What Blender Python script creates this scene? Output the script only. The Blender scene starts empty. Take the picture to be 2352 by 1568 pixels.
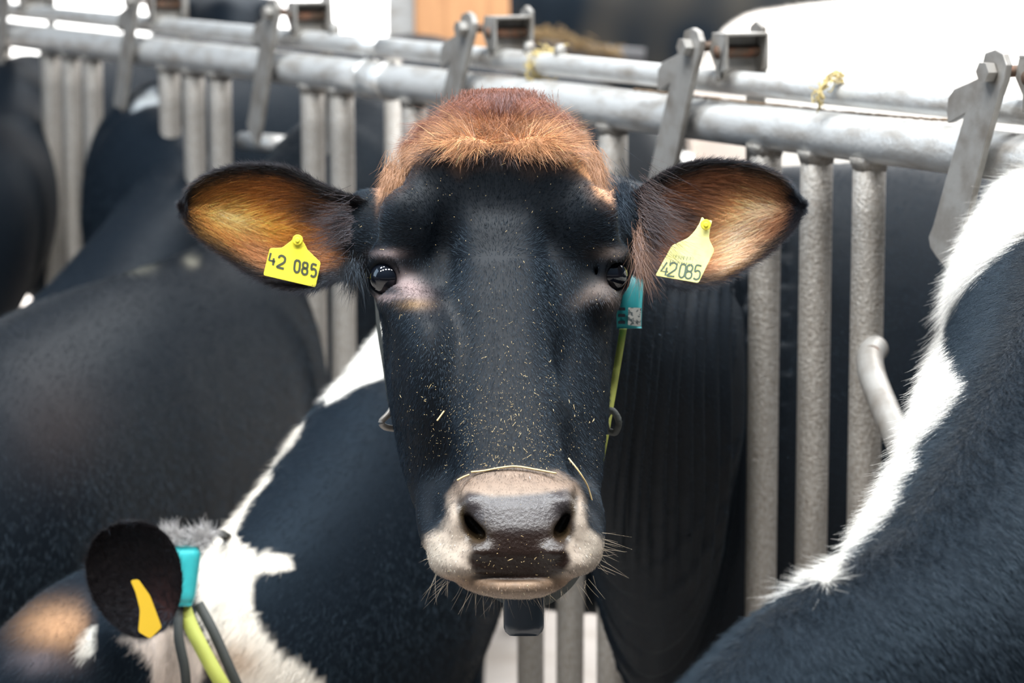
import bpy, math, random
import numpy as np
rng = np.random.default_rng(7)
random.seed(7)
sc = bpy.context.scene
col = sc.collection
# ------------------------------------------------------------ camera, world, lights, exposure
CAM_Z, PITCH, FPX = 1.75, math.radians(8.36), 6860.0
cam = bpy.data.cameras.new('camera'); cam.lens = FPX/2352*36; cam.sensor_width = 36
cam.clip_start = 0.05; cam.clip_end = 200
cam.dof.use_dof = True; cam.dof.focus_distance = 3.06; cam.dof.aperture_fstop = 6.3
camo = bpy.data.objects.new('camera', cam); col.objects.link(camo)
camo.location = (0, 0, CAM_Z); camo.rotation_euler = (math.pi/2-PITCH, 0, 0)
sc.camera = camo
sc.view_settings.view_transform = 'Standard'; sc.view_settings.look = 'None'
sc.view_settings.gamma = 1; sc.view_settings.use_curve_mapping = False
sc.view_settings.exposure = 0.38
w = bpy.data.worlds.new('sky'); sc.world = w; w.use_nodes = True
wn = w.node_tree.nodes; wl = w.node_tree.links
bg = wn['Background']
tc = wn.new('ShaderNodeTexCoord'); sp = wn.new('ShaderNodeSeparateXYZ'); rp = wn.new('ShaderNodeValToRGB')
wl.new(tc.outputs['Generated'], sp.inputs[0]); wl.new(sp.outputs['Z'], rp.inputs[0])
e = rp.color_ramp.elements
e[0].position = 0.0; e[0].color = (.16, .14, .13, 1)
e[1].position = 1.0; e[1].color = (.62, .82, 1.1, 1)
k = e.new(0.02); k.color = (.9, .92, .95, 1)
k = e.new(0.16); k.color = (.16, .20, .26, 1)
k = e.new(0.5); k.color = (.26, .38, .54, 1)
wl.new(rp.outputs[0], bg.inputs[0]); bg.inputs[1].default_value = 0.32
def area(name, loc, target, sx, sy, power, color):
    l = bpy.data.lights.new(name, 'AREA'); l.shape = 'RECTANGLE'; l.size = sx; l.size_y = sy
    l.energy = power; l.color = color
    o = bpy.data.objects.new(name, l); col.objects.link(o); o.location = loc
    import mathutils
    d = mathutils.Vector(target)-mathutils.Vector(loc)
    o.rotation_euler = d.to_track_quat('-Z', 'Y').to_euler()
    return o
# two rows of roof lights over the alley, and unseen fill lights added over the pen and at left
for i in range(5):
    area('roof_light', (-2.4+1.1*i, 1.5, 5.0), (-2.4+1.1*i+.2, 3.0, 1.2), .55, .30, 58, (1, .97, .92))
for i in range(4):
    area('roof_light', (-1.9+1.1*i, 3.0, 5.0), (-1.9+1.1*i, 3.3, 1.2), .55, .30, 95, (.92, .97, 1))
area('pen_fill_light', (2.0, 8.6, 4.8), (1.0, 8.2, 1.2), 9.0, 2.0, 470, (1, .98, .95))  # added fill, brightens the pen and the white cow
area('pen_fill_light', (1.5, 12.2, 4.6), (1.5, 14.0, 1.5), 12.0, 1.6, 2400, (1, 1, 1))  # added fill, turns the back wall bright white
area('left_fill_light', (-4.2, 3.2, 3.4), (0, 3.6, 1.2), 2.2, 3.0, 60, (.58, .78, 1.0))  # added fill from the upper left, gives the face relief

# ------------------------------------------------------------ pixel <-> world helpers
cp, spt = math.cos(PITCH), math.sin(PITCH)
FWD = np.array([0, cp, -spt]); UP = np.array([0, spt, cp]); C0 = np.array([0, 0, CAM_Z])
def P(x, y, D):
    return C0 + D*(FWD + (x-1176)/FPX*np.array([1., 0, 0]) + (784-y)/FPX*UP)
def proj(p):
    q = np.asarray(p)-C0
    D = q@FWD
    return 1176+q[..., 0]/D*FPX, 784-(q@UP)/D*FPX, D
# fence line
F0 = P(1886, 307, 3.92)
dv = P(-2453, -224, 1.0)-C0; dv[2] = 0; FD = dv/np.linalg.norm(dv)        # along fence, away from camera
FN = np.array([FD[1], -FD[0], 0.])                                       # into the pen (right/back)
if FN[0] < 0: FN = -FN
def FP(x, y, off=0.0):
    """pixel -> (point on the fence plane moved off metres into the pen)"""
    r = P(x, y, 1.0)-C0
    t = ((F0+FN*off-C0)@FN)/(r@FN)
    return C0+r*t
def FS(p): return float((np.asarray(p)-F0)@FD)
# ------------------------------------------------------------ materials
def mat(name, color=(.5, .5, .5), rough=.5, metal=0., attr=None, spec=.5, noise=None, bump=None, sss=0, coat=0, extra=None):
    m = bpy.data.materials.new(name); m.use_nodes = True
    N, L = m.node_tree.nodes, m.node_tree.links
    b = N['Principled BSDF']
    b.inputs['Base Color'].default_value = (*color, 1); b.inputs['Roughness'].default_value = rough
    b.inputs['Metallic'].default_value = metal; b.inputs['Specular IOR Level'].default_value = spec
    if coat: b.inputs['Coat Weight'].default_value = coat
    src = None
    if attr:
        a = N.new('ShaderNodeAttribute'); a.attribute_name = attr; src = a.outputs['Color']
    tcn = N.new('ShaderNodeTexCoord')
    if noise:        # (scale, second colour, low, high [, stretch])
        nt = N.new('ShaderNodeTexNoise'); nt.inputs['Scale'].default_value = noise[0]; nt.inputs['Detail'].default_value = 6
        mp = N.new('ShaderNodeMapping'); L.new(tcn.outputs['Object'], mp.inputs[0]); L.new(mp.outputs[0], nt.inputs[0])
        if len(noise) > 4: mp.inputs['Scale'].default_value = noise[4]
        mr = N.new('ShaderNodeMapRange'); mr.inputs[1].default_value = noise[2]; mr.inputs[2].default_value = noise[3]
        L.new(nt.outputs[0], mr.inputs[0])
        mx = N.new('ShaderNodeMix'); mx.data_type = 'RGBA'
        L.new(mr.outputs[0], mx.inputs['Factor'])
        if src: L.new(src, mx.inputs['A'])
        else: mx.inputs['A'].default_value = (*color, 1)
        mx.inputs['B'].default_value = (*noise[1], 1)
        src = mx.outputs['Result']
    if src: L.new(src, b.inputs['Base Color'])
    if bump:         # (scale, strength, distance)
        nb = N.new('ShaderNodeTexNoise'); nb.inputs['Scale'].default_value = bump[0]; nb.inputs['Detail'].default_value = 5
        L.new(tcn.outputs['Object'], nb.inputs[0])
        bp = N.new('ShaderNodeBump'); bp.inputs['Strength'].default_value = bump[1]; bp.inputs['Distance'].default_value = bump[2]
        L.new(nb.outputs[0], bp.inputs['Height']); L.new(bp.outputs[0], b.inputs['Normal'])
    if extra: extra(N, L, b)
    return m
# ------------------------------------------------------------ object helpers
def tag(o, label=None, cat=None, group=None, kind=None):
    if label: o['label'] = label
    if cat: o['category'] = cat
    if group: o['group'] = group
    if kind: o['kind'] = kind
    return o
def empty(name, loc):
    o = bpy.data.objects.new(name, None); col.objects.link(o); o.location = tuple(loc); o.empty_display_size = .1
    return o
def mesh_obj(name, V, F, material, parent=None, smooth=True, colors=None, attrs=None):
    """V in world coordinates"""
    V = np.asarray(V, dtype=np.float64)
    me = bpy.data.meshes.new(name)
    if parent is not None: org = np.array(parent_world(parent))
    else: org = np.array([V[:, 0].mean(), V[:, 1].mean(), V[:, 2].min()])
    Vl = V-org
    if isinstance(F, np.ndarray) and F.ndim == 2:
        nf, k = F.shape
        me.vertices.add(len(Vl)); me.vertices.foreach_set('co', Vl.astype(np.float32).ravel())
        me.loops.add(nf*k); me.loops.foreach_set('vertex_index', F.astype(np.int32).ravel())
        me.polygons.add(nf); me.polygons.foreach_set('loop_start', np.arange(0, nf*k, k, dtype=np.int32))
        me.update(calc_edges=True); me.validate()
    else:
        me.from_pydata([tuple(v) for v in Vl], [], [tuple(f) for f in F]); me.update()
    me.polygons.foreach_set('use_smooth', np.full(len(me.polygons), smooth))
    if colors is not None:
        a = me.color_attributes.new('Col', 'FLOAT_COLOR', 'POINT')
        c = np.ones((len(Vl), 4), np.float32); c[:, :3] = colors
        a.data.foreach_set('color', c.ravel())
    for k2, v2 in (attrs or {}).items():
        a = me.attributes.new(k2, 'FLOAT', 'POINT'); a.data.foreach_set('value', np.asarray(v2, np.float32))
    if material: me.materials.append(material)
    o = bpy.data.objects.new(name, me); col.objects.link(o)
    if parent is not None: o.parent = parent
    else: o.location = tuple(org)
    return o
def parent_world(p):
    l = np.array(p.location)
    while p.parent: p = p.parent; l = l+np.array(p.location)
    return l
def merge(parts):
    Vs, Fs, n = [], [], 0
    for V, F in parts:
        Vs.append(np.asarray(V, float)); Fs += [tuple(int(i)+n for i in f) for f in F]; n += len(V)
    return np.vstack(Vs), Fs
def frame(T, up=(0, 0, 1)):
    T = T/np.linalg.norm(T); u = np.array(up, float); u = u-(u@T)*T
    if np.linalg.norm(u) < 1e-4: u = np.array([0, 1., 0]); u = u-(u@T)*T
    u /= np.linalg.norm(u); return T, u, np.cross(T, u)
def tube_mesh(pts, r, n=20, cap=True, flat=1.0, up=(0, 0, 1), jitter=0):
    pts = np.asarray(pts, float); m = len(pts)
    r = np.full(m, r) if np.isscalar(r) else np.asarray(r, float)
    V = []; F = []
    for i in range(m):
        T = pts[min(i+1, m-1)]-pts[max(i-1, 0)]
        T, u, s = frame(T, up)
        for j in range(n):
            a = 2*math.pi*j/n
            V.append(pts[i]+r[i]*(math.cos(a)*s+flat*math.sin(a)*u)*(1+(random.uniform(-jitter, jitter) if jitter else 0)))
    for i in range(m-1):
        for j in range(n):
            F.append((i*n+j, i*n+(j+1) % n, (i+1)*n+(j+1) % n, (i+1)*n+j))
    if cap:
        F.append(tuple(range(n))[::-1]); F.append(tuple((m-1)*n+j for j in range(n)))
    return np.array(V), F
def prism(outline, thick_vec, bevel=0):
    """outline: list of 3D points of a planar polygon"""
    o = np.asarray(outline, float); n = len(o); t = np.asarray(thick_vec, float)
    V = np.vstack([o, o+t])
    F = [tuple(range(n))[::-1], tuple(range(n, 2*n))]
    for i in range(n): F.append((i, (i+1) % n, n+(i+1) % n, n+i))
    return V, F
def box(c, ax, ay, az):
    c = np.asarray(c, float); V = []
    for i in (-1, 1):
        for j in (-1, 1):
            for k in (-1, 1): V.append(c+i*ax+j*ay+k*az)
    return np.array(V), [(0, 1, 3, 2), (4, 6, 7, 5), (0, 4, 5, 1), (2, 3, 7, 6), (0, 2, 6, 4), (1, 5, 7, 3)]
def bevel(o, w=.002, s=2):
    m = o.modifiers.new('bevel', 'BEVEL'); m.width = w; m.segments = s; m.limit_method = 'ANGLE'; m.angle_limit = math.radians(40)
    return o
def catmull(pts, m):
    pts = np.asarray(pts, float); n = len(pts)
    t = np.linspace(0, n-1, m); out = []
    for x in t:
        i = min(int(x), n-2); f = x-i
        p0, p1, p2, p3 = pts[max(i-1, 0)], pts[i], pts[i+1], pts[min(i+2, n-1)]
        out.append(.5*((2*p1)+(-p0+p2)*f+(2*p0-5*p1+4*p2-p3)*f*f+(-p0+3*p1-3*p2+p3)*f**3))
    return np.array(out)
# ------------------------------------------------------------ implicit modelling of continuous bodies
def nonuni(lo, hi, flo, fhi, fine, coarse):
    xs = [flo]
    while xs[-1] < fhi: xs.append(xs[-1]+fine)
    h = fine; x = xs[-1]
    while x < hi: h = min(coarse, h*1.12); x += h; xs.append(x)
    h = fine; x = flo; left = []
    while x > lo: h = min(coarse, h*1.12); x -= h; left.append(x)
    return np.array(left[::-1]+xs)
class Field:
    def __init__(s, xs, ys, zs):
        s.x, s.y, s.z = xs, ys, zs
        s.F = np.full((len(xs), len(ys), len(zs)), 1.0, np.float32)
    def box(s, lo, hi):
        r = []
        for a, l, h in zip((s.x, s.y, s.z), lo, hi):
            i, j = np.searchsorted(a, l), np.searchsorted(a, h)
            if j-i < 1: return None
            r.append(slice(max(i-1, 0), j+1))
        return r
    def grid(s, r):
        return np.stack(np.meshgrid(s.x[r[0]], s.y[r[1]], s.z[r[2]], indexing='ij'), -1).astype(np.float32)
    def add(s, fn, lo, hi, k=.02, op='u'):
        m = k+.03
        r = s.box(np.asarray(lo)-m, np.asarray(hi)+m)
        if r is None: return
        d = fn(s.grid(r)).astype(np.float32); f = s.F[tuple(r)]
        if op == 'u':
            h = np.maximum(k-np.abs(f-d), 0)/k
            s.F[tuple(r)] = np.minimum(f, d)-h*h*k*.25
        else:
            d = -d; h = np.maximum(k-np.abs(f-d), 0)/k
            s.F[tuple(r)] = np.maximum(f, d)+h*h*k*.25
    def ell(s, c, rad, R=None, k=.02, op='u'):
        c = np.asarray(c, np.float32); rad = np.asarray(rad, np.float32); M = max(rad)
        R = np.eye(3) if R is None else np.asarray(R)
        R = R.astype(np.float32)
        def fn(g):
            q = (g-c)@R.T
            a = np.linalg.norm(q/rad, axis=-1); b = np.linalg.norm(q/(rad*rad), axis=-1)+1e-6
            return a*(a-1)/b
        s.add(fn, c-M, c+M, k, op)
    def tube(s, pts, rs, ru, k=.03, m=None, op='u', upv=(0, 0, 1)):
        """elliptic tube along a smooth path; rs side radius, ru radius in the up plane"""
        n = len(pts); m = m or 5*n
        q = catmull(pts, m)
        t = np.linspace(0, n-1, m)
        a = np.interp(t, np.arange(n), rs); b = np.interp(t, np.arange(n), ru)
        Mx = max(a.max(), b.max())
        def fn(g):
            sh = g.shape[:-1]; g = g.reshape(-1, 3)
            best = np.full(len(g), 1e9, np.float32); out = np.full(len(g), 1.0, np.float32)
            for i in range(m-1):
                A, B = q[i].astype(np.float32), q[i+1].astype(np.float32); T = B-A; L = np.linalg.norm(T)
                if L < 1e-6: continue
                Tn, u, sd = frame(T, upv); u = u.astype(np.float32); sd = sd.astype(np.float32); Tn = Tn.astype(np.float32)
                w_ = g-A; h = np.clip(w_@Tn/L, 0, 1)
                w_ = w_-h[:, None]*T
                d2 = (w_**2).sum(1)
                ra = a[i]+(a[i+1]-a[i])*h; rb = b[i]+(b[i+1]-b[i])*h
                x_, y_, z_ = w_@sd, w_@u, w_@Tn
                mn = np.minimum(ra, rb)
                f = (np.sqrt((x_/ra)**2+(y_/rb)**2+(z_/mn)**2)-1)*mn
                c = d2 < best
                best[c] = d2[c]; out[c] = f[c]
            return out.reshape(sh)
        s.add(fn, q.min(0)-Mx, q.max(0)+Mx, k, op)
    def mesh(s, smooth=2):
        F = s.F; S = F < 0
        c = np.zeros(tuple(d-1 for d in F.shape), np.int8)
        corners = [(i, j, k) for i in (0, 1) for j in (0, 1) for k in (0, 1)]
        for (i, j, k) in corners:
            c += S[i:F.shape[0]-1+i, j:F.shape[1]-1+j, k:F.shape[2]-1+k]
        mixed = (c > 0) & (c < 8)
        cells = np.argwhere(mixed); idx = np.full(mixed.shape, -1, np.int64); idx[mixed] = np.arange(len(cells))
        pos = np.zeros((len(cells), 3)); cnt = np.zeros(len(cells))
        ax = (s.x, s.y, s.z)
        for A in corners:
            for d in range(3):
                if A[d]: continue
                B = list(A); B[d] = 1
                ia = cells+np.array(A); ib = cells+np.array(B)
                fa = F[ia[:, 0], ia[:, 1], ia[:, 2]]; fb = F[ib[:, 0], ib[:, 1], ib[:, 2]]
                cr = (fa < 0) != (fb < 0)
                t = np.where(cr, fa/(fa-fb+1e-12), 0)
                pa = np.stack([ax[q][ia[:, q]] for q in range(3)], 1); pb = np.stack([ax[q][ib[:, q]] for q in range(3)], 1)
                p = pa+(pb-pa)*t[:, None]
                pos += np.where(cr[:, None], p, 0); cnt += cr
        pos /= cnt[:, None]
        faces = []
        for d in range(3):
            a, b = [q for q in range(3) if q != d]
            sl0 = [slice(1, -1)]*3; sl1 = [slice(1, -1)]*3
            sl0[d] = slice(0, -1); sl1[d] = slice(1, None)
            s0, s1 = S[tuple(sl0)], S[tuple(sl1)]
            e_ = np.argwhere(s0 != s1); ins = s0[s0 != s1]
            off = np.array([1, 1, 1]); off[d] = 0
            e_ = e_+off
            def cell(da, db):
                q = e_.copy(); q[:, a] += da; q[:, b] += db
                return idx[q[:, 0], q[:, 1], q[:, 2]]
            Q = np.stack([cell(-1, -1), cell(0, -1), cell(0, 0), cell(-1, 0)], 1)
            flip = ins if d != 1 else ~ins
            Q[~flip] = Q[~flip][:, ::-1]
            faces.append(Q)
        Fc = np.vstack(faces); Fc = Fc[(Fc >= 0).all(1)]
        E = np.vstack([Fc[:, [0, 1]], Fc[:, [1, 2]], Fc[:, [2, 3]], Fc[:, [3, 0]]])
        deg = np.bincount(E[:, 0], minlength=len(pos))+np.bincount(E[:, 1], minlength=len(pos))
        for it in range(smooth):
            acc = np.zeros_like(pos)
            for q in range(3):
                acc[:, q] = np.bincount(E[:, 0], pos[E[:, 1], q], len(pos))+np.bincount(E[:, 1], pos[E[:, 0], q], len(pos))
            pos = pos+.5*(acc/np.maximum(deg, 1)[:, None]-pos)
        return pos, Fc
def normals(V, F):
    n = np.cross(V[F[:, 2]]-V[F[:, 0]], V[F[:, 3]]-V[F[:, 1]])
    out = np.zeros_like(V)
    for j in range(4):
        for q in range(3): out[:, q] += np.bincount(F[:, j], n[:, q], len(V))
    return out/np.maximum(np.linalg.norm(out, axis=1), 1e-12)[:, None]
# ------------------------------------------------------------ pattern helpers
def sdpoly(u, v, poly):
    """signed px distance, negative inside"""
    p = np.asarray(poly, float); n = len(p)
    d = np.full(u.shape, 1e9); ins = np.zeros(u.shape, bool)
    for i in range(n):
        a, b = p[i], p[(i+1) % n]; ex, ey = b-a
        t = np.clip(((u-a[0])*ex+(v-a[1])*ey)/(ex*ex+ey*ey+1e-9), 0, 1)
        d = np.minimum(d, np.hypot(u-a[0]-t*ex, v-a[1]-t*ey))
        c = (a[1] > v) != (b[1] > v)
        with np.errstate(divide='ignore', invalid='ignore'):
            xi = a[0]+(v-a[1])*ex/(ey if ey != 0 else 1e-9)
        ins ^= c & (u < xi)
    return np.where(ins, -d, d)
def sm(x, a, b):
    t = np.clip((x-a)/(b-a), 0, 1); return t*t*(3-2*t)
def mixc(c, new, m): return c*(1-m[:, None])+np.asarray(new)*m[:, None]
def gauss(u, v, x, y, sx, sy, rot=0):
    c, s_ = math.cos(math.radians(rot)), math.sin(math.radians(rot))
    a = (u-x)*c+(v-y)*s_; b = -(u-x)*s_+(v-y)*c
    return np.exp(-(a/sx)**2-(b/sy)**2)
def wob(p, f, seed=0):
    r = np.random.default_rng(seed); out = 0
    for i in range(6):
        kx = r.normal(size=3)*f*(1+.5*i); out = out+np.sin(p@kx+r.uniform(0, 6.28))/(1+.5*i)
    return out/2.2
# ------------------------------------------------------------ fur
def fur_obj(name, parent, roots, dirs, nrm, length, color, material, radius=.00013, seg=4, lift=.3, curl=.25, tip=.15):
    """one hair object; dirs = growth direction (roughly tangent), nrm = skin normals"""
    n = len(roots)
    d = dirs-(dirs*nrm).sum(1)[:, None]*nrm
    d /= np.maximum(np.linalg.norm(d, axis=1), 1e-6)[:, None]
    d = d+rng.normal(size=(n, 3))*curl
    lf = np.asarray(lift)*rng.uniform(.4, 1.6, n)
    pts = np.zeros((n, seg, 3), np.float32)
    p = roots.copy()-nrm*.0005
    dirn = d+nrm*(lf*1.8)[:, None]; dirn /= np.linalg.norm(dirn, axis=1)[:, None]
    step = (length*rng.uniform(.6, 1.2, n)/(seg-1))[:, None]
    bend = rng.normal(size=(n, 3))*curl*.5
    for i in range(seg):
        pts[:, i] = p
        p = p+dirn*step
        dirn = dirn-nrm*(lf*.8/(seg-1))[:, None]+bend/(seg-1); dirn /= np.linalg.norm(dirn, axis=1)[:, None]
    hc = bpy.data.hair_curves.new(name)
    hc.add_curves([seg]*n)
    org = parent_world(parent)
    hc.attributes['position'].data.foreach_set('vector', (pts-org.astype(np.float32)).ravel())
    ra = hc.attributes.get('radius') or hc.attributes.new('radius', 'FLOAT', 'POINT')
    rad = np.broadcast_to(np.asarray(radius, np.float32), (n,))[:, None]*np.linspace(1, tip, seg, dtype=np.float32)[None]
    ra.data.foreach_set('value', rad.astype(np.float32).ravel())
    ca = hc.attributes.new('Col', 'FLOAT_COLOR', 'CURVE')
    c = np.ones((n, 4), np.float32); c[:, :3] = np.clip(color, 0, 1)
    ca.data.foreach_set('color', c.ravel())
    hc.materials.append(material)
    o = bpy.data.objects.new(name, hc); col.objects.link(o); o.parent = parent
    return o
def sample(V, F, n, dens=None):
    T = np.vstack([F[:, [0, 1, 2]], F[:, [0, 2, 3]]])
    a = np.linalg.norm(np.cross(V[T[:, 1]]-V[T[:, 0]], V[T[:, 2]]-V[T[:, 0]]), axis=1)
    c = (V[T[:, 0]]+V[T[:, 1]]+V[T[:, 2]])/3
    if dens is not None: a = a*dens[T[:, 0]]
    i = rng.choice(len(T), n, p=a/a.sum())
    r1, r2 = rng.random(n), rng.random(n); q = np.sqrt(r1)
    w0, w1, w2 = 1-q, q*(1-r2), q*r2
    return T[i], np.stack([w0, w1, w2], 1)
def at(A, T, W): return (A[T]*W[..., None]).sum(1) if A.ndim == 2 else (A[T]*W).sum(1)
# ------------------------------------------------------------ materials in use
def skin_extra(N, L, b):
    a = N.new('ShaderNodeAttribute'); a.attribute_name = 'Wet'
    mr = N.new('ShaderNodeMapRange'); mr.inputs[3].default_value = .55; mr.inputs[4].default_value = .33
    L.new(a.outputs['Fac'], mr.inputs[0]); L.new(mr.outputs[0], b.inputs['Roughness'])
    m2 = N.new('ShaderNodeMapRange'); m2.inputs[3].default_value = .12; m2.inputs[4].default_value = .36; L.new(a.outputs['Fac'], m2.inputs[0]); L.new(m2.outputs[0], b.inputs['Specular IOR Level'])
    m3 = N.new('ShaderNodeMapRange'); m3.inputs[3].default_value = .06; m3.inputs[4].default_value = .4; L.new(a.outputs['Fac'], m3.inputs[0])
    t = N.new('ShaderNodeTexCoord'); v = N.new('ShaderNodeTexVoronoi'); v.inputs['Scale'].default_value = 260
    n2 = N.new('ShaderNodeTexNoise'); n2.inputs['Scale'].default_value = 900
    L.new(t.outputs['Object'], v.inputs['Vector']); L.new(t.outputs['Object'], n2.inputs['Vector'])
    ad = N.new('ShaderNodeMath'); ad.operation = 'ADD'; L.new(v.outputs['Distance'], ad.inputs[0]); L.new(n2.outputs[0], ad.inputs[1])
    bp = N.new('ShaderNodeBump'); bp.inputs['Distance'].default_value = .0012; L.new(m3.outputs[0], bp.inputs['Strength'])
    L.new(ad.outputs[0], bp.inputs['Height']); L.new(bp.outputs[0], b.inputs['Normal'])
def blue_sheen(N, L, b): b.inputs['Specular Tint'].default_value = (.50, .74, 1.0, 1)
M_skin = mat('cow_skin', attr='Col', extra=skin_extra)
M_coat = mat('cow_coat', attr='Col', rough=.60, spec=.10, bump=(300, .15, .002), extra=blue_sheen)
M_fur = mat('cow_fur', attr='Col', rough=.38, spec=.42, extra=blue_sheen)
M_whisk = mat('whisker', (.62, .5, .36), .4)
M_eye = mat('cow_eye', (.003, .004, .007), .05, spec=.5, coat=.3)
M_galv = mat('galvanised_steel', (.62, .62, .61), .34, .5, noise=(17, (.34, .30, .26), .46, .78, (1, 1, 3)), bump=(150, .55, .0022))
M_galvp = mat('galvanised_post', (.31, .29, .265), .5, .35, noise=(260, (.20, .175, .15), .40, .70, (1, 1, .5)), bump=(230, .8, .003))
M_rust = mat('rusty_steel', (.07, .045, .03), .75, .2, noise=(60, (.15, .065, .035), .45, .7), bump=(200, .4, .001))
M_plate = mat('dull_steel_plate', (.27, .26, .245), .5, .4, noise=(30, (.16, .14, .12), .4, .75), bump=(160, .3, .001))
M_tag = mat('yellow_plastic', (.86, .76, .06), .38, noise=(90, (.62, .55, .06), .58, .78), sss=.1)
M_tag3 = mat('amber_plastic', (.72, .46, .02), .45)
M_tag2 = mat('pale_yellow_plastic', (.90, .86, .34), .38, noise=(70, (.80, .75, .22), .5, .75))
M_ink = mat('tag_print', (.06, .07, .04), .6)
M_inkg = mat('faded_tag_print', (.10, .15, .11), .6)
M_teal = mat('teal_plastic', (.03, .36, .38), .4, noise=(40, (.02, .26, .28), .5, .8))
M_dark = mat('black_plastic', (.022, .030, .040), .25, spec=.6)
M_label = mat('worn_label', (.52, .5, .45), .6, noise=(260, (.08, .1, .1), .5, .56))
M_strap = mat('lime_webbing', (.30, .32, .055), .7, bump=(500, .5, .001))
M_strapd = mat('dark_webbing', (.025, .028, .025), .7, bump=(500, .5, .001))
M_straw = mat('dry_straw', (.60, .44, .21), .6)
M_wood = mat('pine_timber', (.72, .37, .17), .6, noise=(6, (.52, .25, .11), .4, .7, (8, 8, .6)))
M_conc = mat('concrete', (.42, .38, .35), .8, noise=(5, (.30, .26, .22), .4, .7), bump=(60, .4, .003))
M_wall = mat('whitewashed_wall', (.85, .85, .83), .8, noise=(2, (.72, .72, .72), .4, .7))
BLK = np.array([.0045, .0068, .0100])
# ------------------------------------------------------------ shared animal pieces
def axis(lo, hi, hf):
    x = [lo]
    while x[-1] < hi: x.append(x[-1]+hf(x[-1]))
    return np.array(x)
def legs(f, base, d, z0, spread=.17, ln=1.35, k=.06):
    sd = np.array([-d[1], d[0], 0])
    for (a, s_) in ((.25, 1), (.25, -1), (ln, 1), (ln, -1)):
        p = base+d*a+sd*spread*s_
        hind = a > 1
        o = d*(.08 if hind else 0)
        pts = [np.array([*p[:2], z0-.05]), np.array([*(p-o*.3)[:2], .62]), np.array([*(p+o)[:2], .46 if hind else .40]), np.array([*(p)[:2], .12]), np.array([*(p-d*.02)[:2], .045])]
        f.tube(pts, [.10, .065, .042, .032, .05], [.14, .08, .048, .034, .05], k=k, upv=d)
def down_head(f, p, d, L=.48, k=.04, r=.1):
    """simple full head from poll p pointing along d"""
    d = d/np.linalg.norm(d)
    q = [p-d*.04, p+d*.08, p+d*L*.45, p+d*L*.78, p+d*L*.95]
    f.tube(q, [r*.9, r*1.12, r*.8, r*.62, r*.68], [r*.9, r*1.25, r*1.0, r*.7, r*.6], k=k)
# ------------------------------------------------------------ MAIN COW
def Dl(y): return 3.20-.27*(y-215)/1155.0
A0 = P(1150, 215, Dl(215)); A1 = P(1186, 1370, Dl(1370))
HS = (A1-A0)/np.linalg.norm(A1-A0)
HX = np.array([math.cos(math.radians(5)), math.sin(math.radians(5)), 0]); HX = HX-(HX@HS)*HS; HX /= np.linalg.norm(HX)
HN = np.cross(HX, HS); HN = HN if HN@FWD < 0 else -HN
HR = np.stack([HX, HN, HS])
def H(x, y, n=0.0): return P(x, y, Dl(y)-n)
def row_s(y): return float((P(1150+36*(y-215)/1155, y, Dl(y))-A0)@HS)
def head_loft(f, st, e=2.5, k=.02, dep=None):
    S = []; XC = []; W = []; NC = []; Dp = []
    for r in st:
        y, xl, xr, nf, nb = r[:5]
        nc = (nf+nb)/2; D = Dl(y)-nc*(1 if dep is None else dep)
        a, b = (P(xl, y, D)-A0)@HX, (P(xr, y, D)-A0)@HX
        S.append(row_s(y)); XC.append((a+b)/2); W.append((b-a)/2); NC.append(nc); Dp.append((nf-nb)/2)
    S, XC, W, NC, Dp = map(np.array, (S, XC, W, NC, Dp))
    ss = np.linspace(S[0], S[-1], 300)
    def smi(v):
        q = np.interp(ss, S, v); kern = np.exp(-np.linspace(-2, 2, 21)**2); kern /= kern.sum()
        return np.convolve(np.pad(q, 10, mode='edge'), kern, 'valid')
    XC, W, NC, Dp = map(smi, (XC, W, NC, Dp))
    def fn(g):
        q = g-A0.astype(np.float32); x = q@HX.astype(np.float32); s_ = q@HS.astype(np.float32); n = q@HN.astype(np.float32)
        xc, w_, nc, d = (np.interp(s_, ss, v).astype(np.float32) for v in (XC, W, NC, Dp))
        over = np.maximum(np.maximum(ss[0]-s_, s_-ss[-1]), 0)
        a = (np.abs((x-xc)/w_)**e+np.abs((n-nc)/d)**e)**(1/e)
        return (a-1)*np.minimum(w_, d)+over*3.5
    c = [P(xl, y, Dl(y)-n) for (y, xl, xr, nf, nb, *_) in st for n in (nf, nb)]+[P(xr, y, Dl(y)-n) for (y, xl, xr, nf, nb, *_) in st for n in (nf, nb)]
    c = np.array(c)
    f.add(fn, c.min(0)-.01, c.max(0)+.01, k)
def hx(x):
    return .0032 if -.21 < x < .15 else (.0052 if -.25 < x < .42 else .014)
def hy(y): return .0032 if y < 3.30 else (.0055 if y < 4.1 else .015)
def hz(z): return .0032 if 1.05 < z < 1.57 else (.006 if .9 < z < 1.05 else .016)
f = Field(axis(-.26, 2.35, hx), axis(2.84, 5.6, hy), axis(-.02, 1.62, hz))
# body and neck
Q0 = P(1578, 1005, 4.24)
bz = Q0[2]
neck = [P(1150, 560, 3.38), P(1275, 690, 3.50), P(1485, 875, 3.84), Q0, Q0+FN*.38+[0, 0, -.02], Q0+FN*.85+[0, 0, -.04], Q0+FN*1.4+[0, 0, -.06], Q0+FN*1.8+[0, 0, -.02]]
f.tube(neck, [.085, .105, .118, .100, .20, .31, .32, .22], [.10, .165, .25, .39, .40, .38, .37, .28], k=.03, m=40)
legs(f, Q0+FN*.25, FN, bz-.2)
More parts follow.
